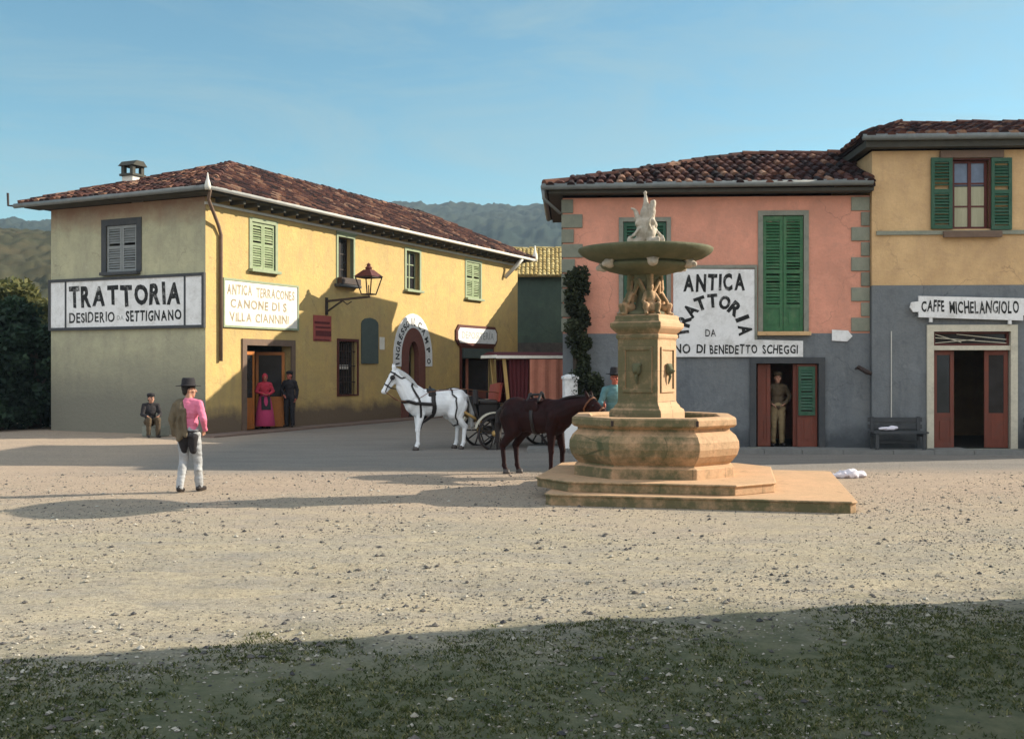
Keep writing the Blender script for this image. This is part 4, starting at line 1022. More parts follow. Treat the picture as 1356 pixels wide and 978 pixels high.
# woman in the doorway
q = house_pt(YM, 2.72, .1, .06)
wom, S, j = person('woman in crimson with a magenta skirt standing in the orange wooden doorway', (q.x,q.y,.06), R(-25.5)+R(-40), 1.66, dict(elL=(-.02,.26,1.17), wrL=(.16,.1,1.08), hdL=(.2,.02,1.06), elR=(-.02,-.26,1.17), wrR=(.16,-.1,1.1), hdR=(.2,-.02,1.08)), 0, 'redcloth', None, 'leather', None, skirt='magenta', scarf='redcloth', skin='skin_red')
MB().rings([[(.15,-.12,1.02),(.15,.12,1.02),(.13,.14,1.02),(.13,-.14,1.02)],[(.25,-.13,.6),(.25,.13,.6),(.23,.15,.6),(.23,-.15,.6)]]).build('apron', M['black_cloth'], wom, S)
# dark man leaning at the door jamb
q = house_pt(YM, 3.74, -.05, .06)
person('man in black standing at the right jamb of the orange wooden doorway', (q.x,q.y,.06), R(-25.5)+R(-70), 1.72, dict(elR=(-.03,-.25,1.15), wrR=(.14,-.13,1.0), hdR=(.2,-.08,.96)), -20, 'black_cloth', 'black_cloth', 'leather', 'cap', skin='skin_red')
# man in the red-brown doorway of the pink house
q = house_pt(PM, 5.0, .34, .1)
person('man in khaki trousers and brown waistcoat standing in the red-brown doorway', (q.x,q.y,.1), R(-92), 1.7, dict(elL=(-.05,.3,1.16), wrL=(.08,.16,1.0), hdL=(.12,.1,.96), elR=(-.05,-.3,1.16), wrR=(.08,-.16,1.0), hdR=(.12,-.1,.96)), 0, 'brownvest', 'khaki', 'leather', 'cap', 'brownvest')
# man holding the bay mule behind the trough
person('man with ruddy face and teal shirt standing behind the trough at the mule', (1.82,18.75,.165), R(-75), 1.70, dict(elR=(.04,-.28,1.15), wrR=(.24,-.3,1.12), hdR=(.32,-.3,1.12), elL=(.0,.27,1.15), wrL=(.15,.2,1.0), hdL=(.22,.17,.97)), -25, 'tealcloth', 'black_cloth', 'leather', 'brim', skin='skin_red')

# ================================================================== horses
def horse(name, label, loc, rot, coat, mane, scale, neck, poll, muz, mule=False, hind=-.02, white=False):
    h = thing(name, label, 'mule' if mule else 'horse', loc, rot)
    S = Matrix.Diagonal((scale, scale*(.86 if mule else 1), scale, 1))
    neck, poll, muz = V(neck), V(poll), V(muz)
    b = MB()
    b.ell((.40,0,1.08),(.30,.235,.33)); b.ell((.02,0,1.06),(.52,.27,.30)); b.ell((-.46,0,1.15),(.33,.245,.29)); b.ell((.25,0,1.26),(.26,.1,.16)); b.cap((.2,0,1.22),.15,(-.45,0,1.25),.16)
    b.ell((.58,0,1.08),(.17,.2,.22)); b.ell((-.3,0,.98),(.25,.2,.2)); b.cap((-.62,0,1.3),.1,(-.74,0,1.22),.07)
    # neck in three tapering pieces with a crest
    mid = neck.lerp(poll, .5) + V((-.02,0,.015))
    b.cap(neck, .235, mid, .165); b.cap(mid, .165, poll + V((0,0,-.02)), .105); b.cap(neck + V((-.2,0,.1)), .15, mid + V((-.07,0,.07)), .075); b.cap(mid + V((-.07,0,.07)), .075, poll + V((-.04,0,.05)), .05)
    b.cap(neck + V((.02,0,-.12)), .15, mid + V((.08,0,-.06)), .11)
    hd = (muz-poll); L = hd.length; hdn = hd.normalized(); sd = hdn.cross(V((0,0,1)))
    if sd.length < .05: sd = V((0,1,0))
    sd.normalize(); dn = hdn.cross(sd).normalized()
    if dn.z > 0: dn = -dn
    if abs(hdn.z) > .9 and dn.x > 0: dn = -dn
    b.cap(poll, .1, poll.lerp(muz, .55), .078); b.cap(poll.lerp(muz, .55), .078, muz, .056); b.ell(muz + hdn*.01, .062); b.cap(muz + dn*.045, .04, muz + dn*.05 + hdn*.02, .032)
    b.ell(poll.lerp(muz, .28) + dn*.085, (.085,.06,.1)); b.cap(poll.lerp(muz,.3) + dn*.09, .06, muz + dn*.035, .038)
    el = .2 if mule else .2
    for s in (-1,1):
        e0 = poll - hdn*.05 + sd*.055*s - dn*.05; e1 = e0 - hdn*el*.55 - dn*el*.45 + sd*.03*s
        b.cap(e0, .035, e0.lerp(e1,.5), .036); b.cap(e0.lerp(e1,.5), .035, e1, .01)
        b.ell(poll.lerp(muz,.3) + sd*.075*s - dn*.02, (.035,.022,.028)); b.ell(muz + sd*.035*s - dn*.02, (.028,.022,.025))
    for s in (-1,1):                               # fore legs
        y = .15*s; o = .04*s
        b.cap((.46,y*.95,1.1),.155,(.40,y,.86),.105); b.cap((.40,y,.86),.098,(.43+o,y,.50),.060); b.ell((.435+o,y,.47),(.062,.056,.075)); b.cap((.43+o,y,.46),.050,(.43+o,y,.17),.040); b.ell((.432+o,y,.15),(.052,.048,.055)); b.cap((.435+o,y,.15),.042,(.47+o,y,.06),.05)
    for s in (-1,1):                               # hind legs, stifle forward and hock back
        y = .15*s; o = hind*s*2
        b.cap((-.5,y*.85,1.1),.2,(-.38+o*.5,y,.83),.145); b.cap((-.6,y*.9,1.05),.15,(-.5+o*.5,y,.78),.11); b.cap((-.40+o*.5,y,.82),.125,(-.62+o,y,.55),.07); b.ell((-.64+o,y,.53),(.07,.05,.085)); b.cap((-.63+o,y,.51),.054,(-.60+o,y,.18),.042); b.ell((-.6+o,y,.16),(.055,.05,.058)); b.cap((-.6+o,y,.15),.043,(-.555+o,y,.06),.05)
    body = blob(b, 'body', coat, h, .014, 3, S, lambda q: q + V((0, 1 if q.y > 0 else -1, 0))*.022*noise.noise(V((q.x*5, q.z*4, 3 if q.y > 0 else 8))))
    for s in (-1,1):
        for cx, oo in ((.48,.04*s),(-.545,hind*s*2)):
            MB().lathe([(.066,.0),(.064,.03),(.054,.085),(.03,.09)], 16, (cx+oo,.15*s,0), 1.12, .95).build('hoof', M['hoof'], h, S, True)
        MB().ell(poll.lerp(muz,.3) + sd*.097*s - dn*.02, (.02,.014,.016)).build('eye', M['black'], h, S, True)
    # mane: overlapping locks along the crest
    m = MB()
    for k in range(46):
        t = k/45; p = (neck + V((-.2,0,.17))).lerp(poll + V((-.05,0,.09)), t); p += V((-.04*math.sin(t*PI),0,.055*math.sin(t*PI)))
        l = random.uniform(.7,1.1)*(.07 if mule else .17)
        q1 = p + V((-.05+random.uniform(-.02,.02), .075, -.02-l*.5)); m.cap(p, .026, q1, .017); m.cap(q1, .017, p + V((-.07+random.uniform(-.04,.04), .1, -l-.02)), .007)
    m.cap(poll + V((-.02,0,.1)), .035, poll.lerp(muz,.25) - dn*.09, .015)
    blob(m, 'mane', mane, h, .010, 0, S)
    tl = MB(); tl.cap((-.76,0,1.25),.045,(-.88,0,1.12),.06); tl.cap((-.88,0,1.12),.06,(-.9,.02,.8),.075); tl.cap((-.9,.02,.8),.075,(-.87,.02,.5),.02)
    for k in range(16): tl.cap((-.88+random.uniform(-.03,.03),random.uniform(-.05,.05),.95),.024,(-.88+random.uniform(-.07,.06),random.uniform(-.07,.07),random.uniform(.42,.6)),.01)
    blob(tl, 'tail', mane, h, .011, 0, S)
    return h, S, body, (poll, muz, sd, dn, hdn)
def strap(body, name, mat, parent, S, pts, w=.05, t=.014, off=.006, close=True):
    """leather strap laid on the animal's skin along a path of nearby points"""
    bv = BVHTree.FromPolygons([v.co for v in body.data.vertices], [tuple(p.vertices) for p in body.data.polygons])
    P = []; Nn = []
    for p in pts:
        co, no, _, _ = bv.find_nearest(V(p)); P.append(co + no*off); Nn.append(no)
    k = len(P); vs = []; fs = []
    for i in range(k):
        a, b = P[(i-1) % k], P[(i+1) % k]
        if not close: a, b = P[max(i-1,0)], P[min(i+1,k-1)]
        d = (b-a).normalized(); sdv = d.cross(Nn[i]).normalized()*w/2; n = Nn[i]*t
        vs += [P[i]-sdv, P[i]+sdv, P[i]+sdv+n, P[i]-sdv+n]
    for i in range(k if close else k-1):
        q = (i+1) % k
        for e in range(4): fs.append((i*4+e, i*4+(e+1)%4, q*4+(e+1)%4, q*4+e))
    return MB().add(vs, fs).build(name, mat, parent, S, True)
def ring_pts(x, cz=1.08, ry=.5, rz_=.6, n=36, tilt=0):
    return [(x + tilt*math.sin(2*PI*i/n), ry*math.cos(2*PI*i/n), cz + rz_*math.sin(2*PI*i/n)) for i in range(n)]
HR = R(180+20)
wh, S, body, hdv = horse('horse', 'white horse in black harness drawing the red cab', (-1.80,24.9,0), HR, M['whitehorse'], M['whitemane'], 1.0, (.60,0,1.22), (.98,0,1.80), (1.24,0,1.38))
poll, muz, sd, dn, hdn = hdv
L_ = M['leather']
strap(body, 'girth', L_, wh, S, ring_pts(.12), .1); strap(body, 'back_strap', L_, wh, S, ring_pts(-.36, 1.08, .5, .6, 36, .08), .035)
strap(body, 'breast_strap', L_, wh, S, [(.15+ .75*math.sin(PI*i/24), .5*math.cos(PI*i/24), 1.06+.05*math.sin(PI*i/24)) for i in range(25)], .075, .016, .006, False)
strap(body, 'neck_strap', L_, wh, S, [(.47 + .06*math.sin(2*PI*i/30), .4*math.cos(2*PI*i/30), 1.2 + .5*math.sin(2*PI*i/30)) for i in range(30)], .05)
strap(body, 'crupper', L_, wh, S, [(.12 - .9*i/20, 0, 1.6) for i in range(21)], .035, .014, .006, False)
c = MB(); c.ell((.12,0,1.37),(.13,.17,.07)); c.ell((.12,.15,1.27),(.1,.06,.14)); c.ell((.12,-.15,1.27),(.1,.06,.14)); c.cap((.14,-.04,1.44),.02,(.14,-.04,1.5),.012); c.cap((.14,.04,1.44),.02,(.14,.04,1.5),.012); blob(c, 'saddle_pad', L_, wh, .014, 2, S)
bl = poll.lerp(muz, .3)
for s in (-1,1):
    c = MB(); c.ell(bl + sd*.115*s + hdn*-.01 - dn*.015, (.06,.018,.06)); c.build('blinker', L_, wh, S, True)
    MB().tube([poll + sd*.1*s - dn*.02, bl + sd*.105*s, poll.lerp(muz,.75) + sd*.075*s, muz + sd*.06*s + dn*.03], .012, 6).build('cheek_strap', L_, wh, S, True)
    MB().tube([muz + sd*.06*s + dn*.03, muz.lerp(V((.6,.22*s,1.1)), .5) + V((0,0,-.08)), (.62,.22*s,1.12), (.2,.24*s,1.36), (-.6,.2*s,1.42), (-1.75,.1*s,1.3)], .009, 6).build('rein', M['tanleather'], wh, S, True)
def hoop(t, r): return [poll.lerp(muz, t) + dn*.02 + sd*math.cos(a)*r + dn*math.sin(a)*r*1.25 for a in [2*PI*i/20 for i in range(20)]]
strap(body, 'noseband', L_, wh, S, hoop(.72, .13), .03, .01); strap(body, 'browband', L_, wh, S, hoop(.08, .17), .035, .01)
bm2, S2, mbody, hdv2 = horse('mule', 'dark bay mule with a small pack saddle reaching its head over the trough rim', (.45,19.0,0), R(-35), M['brownhorse'], M['darkmane'], .97, (.58,-.02,1.16), (1.20,-.1,1.38), (1.60,-.18,1.12), True, .03)
c = MB(); c.ell((-.02,0,1.37),(.2,.2,.06)); c.ell((-.02,.2,1.25),(.17,.06,.14)); c.ell((-.02,-.2,1.25),(.17,.06,.14)); blob(c, 'saddle_blanket', M['brownhorse'], bm2, .016, 2, S2)
c = MB(); c.cap((.1,-.13,1.38),.03,(.1,0,1.53),.03); c.cap((.1,.13,1.38),.03,(.1,0,1.53),.03); c.cap((-.14,-.13,1.38),.03,(-.14,0,1.5),.03); c.cap((-.14,.13,1.38),.03,(-.14,0,1.5),.03); c.cap((.14,0,1.5),.025,(-.18,0,1.48),.025); blob(c, 'pack_saddle', M['leather'], bm2, .012, 1, S2)
strap(mbody, 'girth', M['leather'], bm2, S2, ring_pts(.02), .07)
poll, muz, sd, dn, hdn = hdv2
strap(mbody, 'noseband', M['tanleather'], bm2, S2, hoop(.66, .14), .03, .01); strap(mbody, 'browband', M['tanleather'], bm2, S2, hoop(.06, .17), .03, .01)

# ================================================================== the cab
CR = R(180+16)
cab = thing('carriage', 'red horse-drawn cab with a canopy and maroon curtains by the yellow house', 'carriage', (.36,25.75,0), CR)
tub = [(-1.0,.98),(-.98,.66),(-.72,.56),(.45,.56),(.62,.7),(.66,.98)]
MB().prism(tub, -.56, .56).build('body', M['carriage_red'], cab, None, False, .03)
MB().box(-1.02, .68, -.6, .6, .985, 1.03).build('rail', M['gold'], cab, None, False, .008)
for x, y, r_ in ((-.98,.57,.0),(-.98,-.57,0),(.62,.57,0),(.62,-.57,0)):
    MB().beam((x,y,1.03),(x+(.12 if x > 0 else -.03),y,2.15), .07).build('canopy_post', M['gold'], cab)
cp = MB(); n = 12; rings = []
for xx in (-1.25, .95):
    rings.append([(xx, -.72+1.44*i/n, 2.2+.1*math.sin(PI*i/n)) for i in range(n+1)] + [(xx, .72-1.44*i/n, 2.13+.1*math.sin(PI*i/n)) for i in range(n+1)])
cp.rings(rings).build('canopy', M['cur_dark'], cab)
tm = MB(); tm.box(-1.27,.97,-.735,-.722,2.14,2.21); tm.box(-1.27,.97,.722,.735,2.14,2.21); tm.box(.952,.972,-.72,.72,2.15,2.22); tm.build('canopy_fringe', M['offwhite'], cab)
def curtain(x0, x1, y, z0, z1, mat, taper=0):
    mb = MB(); n = 24; top = []; bot = []
    for i in range(n+1):
        t = i/n; w = .018*math.sin(t*PI*9)
        top.append((x0+(x1-x0)*t, y+w, z1)); xx = x0 + (x1-x0)*t; m = (x0+x1)/2
        bot.append((m+(xx-m)*(1-taper), y+w*1.5, z0))
    vs = top + bot; vs += [(a, b+.01, c) for a, b, c in vs]; k = n+1
    fs = [(i, i+1, k+i+1, k+i) for i in range(n)] + [(2*k+i+1, 2*k+i, 3*k+i, 3*k+i+1) for i in range(n)]
    return mb.add(vs, fs).build('curtain', mat, cab)
for y in (-.6, .6):
    curtain(.12, .62, y, 1.05, 2.12, M['cur_dark'], .2); curtain(-1.15, .14, y*1.17, 1.04, 2.12, M['cur_brick'], .0)
MB().box(-1.06, -1.03, -.55, .55, 1.04, 2.12).build('back_panel', M['cur_brick'], cab)
MB().box(-.85, -.4, -.5, .5, .9, 1.12).build('seat', M['leather'], cab, None, False, .04)
st_ = MB().box(.85, 1.3, -.45, .45, 1.05, 1.16).build('driver_seat', M['leather'], cab, None, False, .04)
bk = MB(); n = 10; bk.rings([[(.86 - .12*math.sin(PI*i/n), -.46+.92*i/n, 1.12+.0) for i in range(n+1)] + [(.8 - .12*math.sin(PI*i/n), .46-.92*i/n, 1.12) for i in range(n+1)], [(.8 - .12*math.sin(PI*i/n), -.46+.92*i/n, 1.5+.06*math.sin(PI*i/n)) for i in range(n+1)] + [(.74 - .12*math.sin(PI*i/n), .46-.92*i/n, 1.5+.06*math.sin(PI*i/n)) for i in range(n+1)]])
bk.build('seat_back', M['carriage_red'], cab)
MB().beam((.7,0,.8),(1.3,0,.98), .5, .06, (0,1,0)).build('footwell', M['black'], cab)
MB().prism([(1.3,.72),(1.34,.72),(1.52,1.25),(1.48,1.26)], -.45, .45).build('dashboard', M['black'], cab)
MB().prism([(.72,.7),(1.36,.68),(1.36,.74),(1.3,.76),(1.3,1.05),(.86,1.05),(.86,.8),(.72,.8)], -.4, .4).build('driver_box', M['black'], cab)
def wheel(x, y, r, k):
    w = MB(); w.tube([(x + r*math.cos(2*PI*i/36), y, r + r*math.sin(2*PI*i/36)) for i in range(36)], .028, 8, True)
    for i in range(k):
        a = 2*PI*i/k; w.beam((x,y,r),(x + r*.98*math.cos(a), y, r + r*.98*math.sin(a)), .03, .03, (0,1,0))
    o = w.build('wheel', M['black'], cab)
    h = MB(); h.tube([(x,y-.1,r),(x,y-.05,r),(x,y+.05,r),(x,y+.1,r)], [.04,.075,.075,.04], 12); h.build('hub', M['gold'], o, None, True)
    t = MB(); t.tube([(x + (r+.02)*math.cos(2*PI*i/36), y, r + (r+.02)*math.sin(2*PI*i/36)) for i in range(36)], .022, 6, True); t.build('tyre', M['iron'], o)
for y in (-.72, .72): wheel(-.62, y, .5, 12); wheel(1.0, y, .38, 10)
MB().tube([(-.62,-.8,.5),(-.62,.8,.5)], .035, 8).build('axle', M['iron'], cab); MB().tube([(1.0,-.8,.38),(1.0,.8,.38)], .035, 8).build('axle', M['iron'], cab)
MB().beam((-.7,0,.5),(1.1,0,.48), .08).build('perch', M['black'], cab)
for y in (-.72,.72):
    f = MB(); pts = [(1.0 + .48*math.cos(a), .38 + .48*math.sin(a)) for a in [R(15 + 150*i/12) for i in range(13)]]
    f.rings([[(px_, y-.09, pz), (px_, y+.09, pz), (px_, y+.09, pz+.025), (px_, y-.09, pz+.025)] for px_, pz in pts]).build('fender', M['cream'], cab)
    sp_ = MB(); sp_.tube([(-.95,y*.75,.62),(-.62,y*.75,.5),(-.28,y*.75,.62)], .025, 6); sp_.build('spring', M['iron'], cab)
    MB().tube([(1.2,y*.45,.62),(1.7,y*.55,.9),(2.1,y*.5,1.0),(2.62,y*.44,1.04)], [.035,.035,.03,.022], 8).build('shaft', M['gold'], cab, None, True)
    MB().tube([(1.42,y*.72,1.08),(1.42,y*.72,1.4)], [.07,.06], 10).build('lamp', M['black'], cab)
# ================================================================== planting
def leaf_quad(mb, p, size, rnd, tilt=None):
    a = random.uniform(0, 2*PI); t = tilt if tilt is not None else random.uniform(-1, 1); 
    d = V((math.cos(a)*math.cos(t), math.sin(a)*math.cos(t), math.sin(t))); u = d.cross(V((random.uniform(-1,1), random.uniform(-1,1), random.uniform(-1,1)))).normalized()
    s = size*random.uniform(.6,1.3)
    mb.add([p - d*s*.5, p + u*s*.28, p + d*s*.5, p - u*s*.28], [(0,1,2,3)], rnd)
def crown(clumps, leaves, size, base=.5):
    """clumps: (centre, radii); leaves fill each clump unevenly, denser at its skin"""
    mb = MB()
    for c, r in clumps:
        cb = base + random.uniform(-.28,.28)
        for _ in range(leaves):
            v = V((random.gauss(0,1), random.gauss(0,1), random.gauss(0,1))).normalized()*(random.random()**.35)*(1 + .35*noise.noise(V(c)*3 + V((random.random(),0,0))))
            p = V(c) + V((v.x*r[0], v.y*r[1], v.z*r[2]))
            leaf_quad(mb, p, size, min(1, max(0, cb + random.uniform(-.22,.22) + .12*v.z)))
    return mb
TG = {'evergreen_tree':'evergreens left of the olive-grey wall','olive_tree':'trees behind the evergreens'}
def tree(name, label, x, y, h, w, mat, n=26, leaves=420, size=.28, low=.15, cone=False, group=None, base=.45):
    t = thing(name, label, 'tree', (x,y,0), random.uniform(0,6), TG[name])
    tr = MB(); tr.tube([(0,0,0),(.05,0,h*.3),(-.05,.05,h*.6),(0,0,h*.86)], [w*.09,w*.07,w*.045,.03], 8)
    for k in range(6):
        a = k*1.1; z = h*(.3+.09*k); tr.tube([(0,0,z),(math.cos(a)*w*.18,math.sin(a)*w*.18,z+h*.06),(math.cos(a)*w*.34,math.sin(a)*w*.34,z+h*.13)], [.07,.05,.02], 6)
    tr.build('trunk', M['bark'], t, None, True)
    cl = []
    for k in range(n):
        zz = random.uniform(low, .97); prof = (1-zz)**.75 if cone else math.sqrt(max(.05, 1-((zz-.45)/.6)**2))
        a = random.uniform(0, 2*PI); rr = w*.5*prof*random.uniform(.35,.95)
        s = w*.22*random.uniform(.7,1.25)*(.6+.4*prof)
        cl.append(((rr*math.cos(a), rr*math.sin(a), h*zz), (s, s, s*.85)))
    crown(cl, leaves, size, base).build('crown', mat, t)
    return t
tree('evergreen_tree', 'dark dense evergreen tree touching the far corner of the olive-grey wall', -15.15, 33.6, 3.0, 2.2, M['leaf_dk'], 30, 420, .22, .03, base=.3)
tree('evergreen_tree', 'broad dark evergreen tree at the left edge of the photo', -16.6, 34.2, 4.0, 3.2, M['leaf_dk'], 38, 450, .24, .03, base=.38)
tree('evergreen_tree', 'very dark low evergreen at the foot of the broad one on the left', -15.9, 32.6, 2.7, 2.4, M['leaf_dk'], 26, 420, .2, .0, base=.22)
tree('olive_tree', 'yellow-green tree showing above the evergreens beside the sign wall', -17.2, 38.0, 4.3, 3.0, M['leaf_ol'], 26, 380, .24, .35, base=.55)
tree('olive_tree', 'grey-green tree behind the broad evergreen at the left edge', -19.6, 41.0, 5.3, 3.6, M['leaf_ol'], 28, 380, .28, .3, base=.3)
tree('olive_tree', 'distant brownish tree standing left of the grey-green one', -23.0, 46.0, 5.6, 4.6, M['leaf_ol'], 26, 360, .3, .3, base=.2)
# vine growing up the left corner of the pink house
v = thing('climbing_vine', 'dark climbing vine with a bushy foot at the left corner of the pink house', 'vine', (1.50,24.25,0))
tr = MB()
for k in range(5):
    a = k*1.26; tr.tube([(.1*math.cos(a),.1*math.sin(a),0),(.06*math.cos(a+1),.06*math.sin(a+1),1.2),(.08*math.cos(a+2),.06,2.4),(.07*math.cos(a+3),.08,3.7)], [.05,.045,.035,.015], 6)
tr.build('stem', M['bark'], v, None, True)
cl = []
for k in range(15):
    z = 2.55 + 1.5*k/14; cl.append(((random.uniform(-.1,.1), random.uniform(-.05,.08), z), (random.uniform(.2,.28), .22, random.uniform(.18,.26))))
for k in range(5): cl.append(((random.uniform(.0,.2), random.uniform(-.05,.05), 1.75+.18*k), (.17,.16,.18)))
for k in range(16): cl.append(((random.uniform(-.3,.45), random.uniform(-.25,.1), random.uniform(.25,1.75)), (.22,.2,.22)))
crown(cl, 380, .095, .3).build('foliage', M['leaf_iv'], v)
post = thing('gate_post', 'whitewashed square stone post between the cab and the vine', 'post', (1.32,24.05,0), R(8))
MB().box(-.15,.15,-.15,.15,0,1.66).build('shaft', M['white'], post, None, False, .02)
MB().rings([[(-.17,-.17,1.665),(.17,-.17,1.665),(.17,.17,1.665),(-.17,.17,1.665)],[(-.17,-.17,1.72),(.17,-.17,1.72),(.17,.17,1.72),(-.17,.17,1.72)],[(-.05,-.05,1.78),(.05,-.05,1.78),(.05,.05,1.78),(-.05,.05,1.78)]]).build('cap', M['white'], post)

# ================================================================== ground
m, nt, b = nodes('packed_gravel_ground')
f1, n1 = noise_fac(nt, .45, 8, .65, .35, .65)
col = mix(nt, f1, (.41,.345,.24), (.485,.41,.295))
f2, _ = noise_fac(nt, 1.6, 9, .75, .42, .68, stretch=(.5,1.4,1))
col = mix(nt, mul(nt, f2, .8), col, (.25,.24,.23))
f7, _ = noise_fac(nt, 3.1, 10, .8, .5, .7)
col = mix(nt, mul(nt, f7, .5), col, (.44,.385,.27))
f8, _ = noise_fac(nt, 4.3, 10, .8, .54, .72)
col = mix(nt, mul(nt, f8, .5), col, (.36,.27,.21))
tc = N(nt, 'ShaderNodeTexCoord'); sx = N(nt, 'ShaderNodeSeparateXYZ'); nt.links.new(tc.outputs['Object'], sx.inputs[0])
yw = mul(nt, sx.outputs[1], mul(nt, mul(nt, n1, .5, 'SUBTRACT'), 9.0), 'ADD')
r = N(nt, 'ShaderNodeMapRange'); r.inputs[1].default_value = 11.5; r.inputs[2].default_value = 17; nt.links.new(yw, r.inputs[0])
f3, _ = noise_fac(nt, .8, 6, .6, .3, .7, stretch=(.4,1.5,1))
pk = mix(nt, f3, (.47,.345,.25), (.39,.29,.22))
col = mix(nt, mul(nt, r.outputs[0], .8), col, pk)
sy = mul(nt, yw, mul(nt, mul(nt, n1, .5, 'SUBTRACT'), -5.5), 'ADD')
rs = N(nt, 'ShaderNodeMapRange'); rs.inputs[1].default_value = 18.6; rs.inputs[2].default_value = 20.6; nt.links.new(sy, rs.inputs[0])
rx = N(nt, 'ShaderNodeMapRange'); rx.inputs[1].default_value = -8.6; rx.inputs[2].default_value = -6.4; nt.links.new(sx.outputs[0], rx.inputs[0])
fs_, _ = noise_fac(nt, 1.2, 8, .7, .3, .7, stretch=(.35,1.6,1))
col = mix(nt, mul(nt, mul(nt, rs.outputs[0], rx.outputs[0]), .85), col, mix(nt, fs_, (.155,.15,.145), (.25,.235,.215)))  # grey that paints the houses' cast shade into the ground colour
g1, _ = noise_fac(nt, 22, 8, .8, .5, .66); col = mix(nt, mul(nt, g1, .9), col, (.12,.105,.085))
g2, _ = noise_fac(nt, 38, 6, .7, .56, .72); col = mix(nt, mul(nt, g2, .5), col, (.58,.53,.42))
g3, _ = noise_fac(nt, 6, 9, .8, .48, .7); col = mix(nt, mul(nt, g3, .6), col, (.20,.175,.14))
# mossy turf of the verge, plus painted shade along the house shadow's edge
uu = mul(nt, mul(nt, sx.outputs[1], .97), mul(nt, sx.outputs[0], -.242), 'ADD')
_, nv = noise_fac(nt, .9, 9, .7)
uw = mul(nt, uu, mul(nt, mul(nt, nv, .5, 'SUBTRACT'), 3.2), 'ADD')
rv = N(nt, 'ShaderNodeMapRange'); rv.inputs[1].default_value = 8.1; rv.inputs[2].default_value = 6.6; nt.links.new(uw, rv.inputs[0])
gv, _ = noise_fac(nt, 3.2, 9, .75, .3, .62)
moss_and_shade = mix(nt, gv, (.07,.088,.045), (.19,.185,.105))
col = mix(nt, mul(nt, rv.outputs[0], .95), col, moss_and_shade)
nt.links.new(col, b.inputs['Base Color']); b.inputs['Roughness'].default_value = .95; b.inputs['Specular IOR Level'].default_value = .15
_, nb = noise_fac(nt, 14, 12, .78); bump(nt, b, nb, .8, .05)
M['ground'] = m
def axis(lim, near, step, grow):
    a = [0]; s = step
    while a[-1] < lim:
        if a[-1] > near: s *= grow
        a.append(a[-1] + s)
    return a
px_ = axis(1480, 10, .1, 1.2); xs = [-q for q in px_[:0:-1]] + px_
ys = [-q for q in axis(250, 2, .5, 1.3)[:0:-1]] + axis(1300, 21, .1, 1.2)
def gz(x, y):
    if not (-20 < x < 20 and -4 < y < 17): return 0
    z = .035*noise.noise(V((x*.35, y*.35, 0))) + .018*noise.noise(V((x*1.3, y*1.3, 4))) + .012*noise.noise(V((x*4, y*4, 8)))
    for a, s, c in ((11.2, .06, .9), (12.3, -.12, .5), (9.6, .16, 1.1)):      # cart ruts
        for o in (0, 1.35):
            d = y - (a + s*x + c*math.sin(x*.16 + a) + o*.92); z -= .028*math.exp(-(d/.11)**2) - .012*math.exp(-((abs(d)-.2)/.08)**2)
    return z
vs = []
for y in ys:
    for x in xs:
        k = min(1, max(0, (13.2-y)/3)); vs.append((x, y, gz(x, y)*k - .012*k))
W_ = len(xs)
fs = [(j*W_+i, j*W_+i+1, (j+1)*W_+i+1, (j+1)*W_+i) for j in range(len(ys)-1) for i in range(W_-1)]
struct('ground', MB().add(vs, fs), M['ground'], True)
M['paving'] = mottled('grey_paving_stone', (.21,.205,.19), (.16,.16,.15), 1.8, .85, .5, .02)
M['paving_red'] = mottled('reddish_paving', (.22,.15,.115), (.17,.12,.10), 1.8, .85, .5, .02)
pv = MB(); x = -.8
while x < 14.2:
    w = random.uniform(.8,1.3); pv.box(x, x+w-.012, -.78, .05, -.05, .1+random.uniform(-.006,.006)); x += w
o = struct('pavement', pv, M['paving']); o.matrix_world = PM
pv = MB(); x = -.55
while x < 21:
    w = random.uniform(.8,1.3); pv.box(x, x+w-.012, -.8, -.002, -.05, .055+random.uniform(-.005,.004)); x += w
o = struct('pavement', pv, M['paving_red']); o.matrix_world = YM

# gravel lying loose, weeds and turf of the verge: nobody could count these
pb = MB(); random.seed(5)
ico = [(0,0,1),(.9,0,.1),(.28,.85,.1),(-.72,.53,.1),(-.72,-.53,.1),(.28,-.85,.1),(0,0,-.6)]
icf = [(0,1,2),(0,2,3),(0,3,4),(0,4,5),(0,5,1),(6,2,1),(6,3,2),(6,4,3),(6,5,4),(6,1,5)]
n = 0
while n < 36000:
    y = 4.5 + 15*random.random()**1.25; x = random.uniform(-.56,.56)*y
    if noise.noise(V((x*.5, y*.5, 9))) + random.uniform(-.5,.5) < -.15: continue
    k = min(1, max(0, (13.2-y)/3)); s = random.uniform(.006,.014)*(1 + (random.random() < .05)*1.5)
    if .97*y - .242*x < 7 and random.random() < .6: n += 1; continue
    a = random.uniform(0, 2*PI); ca, sa = math.cos(a), math.sin(a); e = random.uniform(.6,1.4); h = random.uniform(.35,.8)
    z = gz(x, y)*k - .012*k
    pb.add([(x + s*(ca*q[0]*e - sa*q[1]), y + s*(sa*q[0]*e + ca*q[1]), z + s*(q[2]*h + .15)) for q in ico], icf, random.random()); n += 1
o = pb.build('gravel', M['pebble']); tag(o, 'loose pebbles strewn over the packed earth of the square', 'gravel', None, 'stuff')
gr = MB(); n = 0
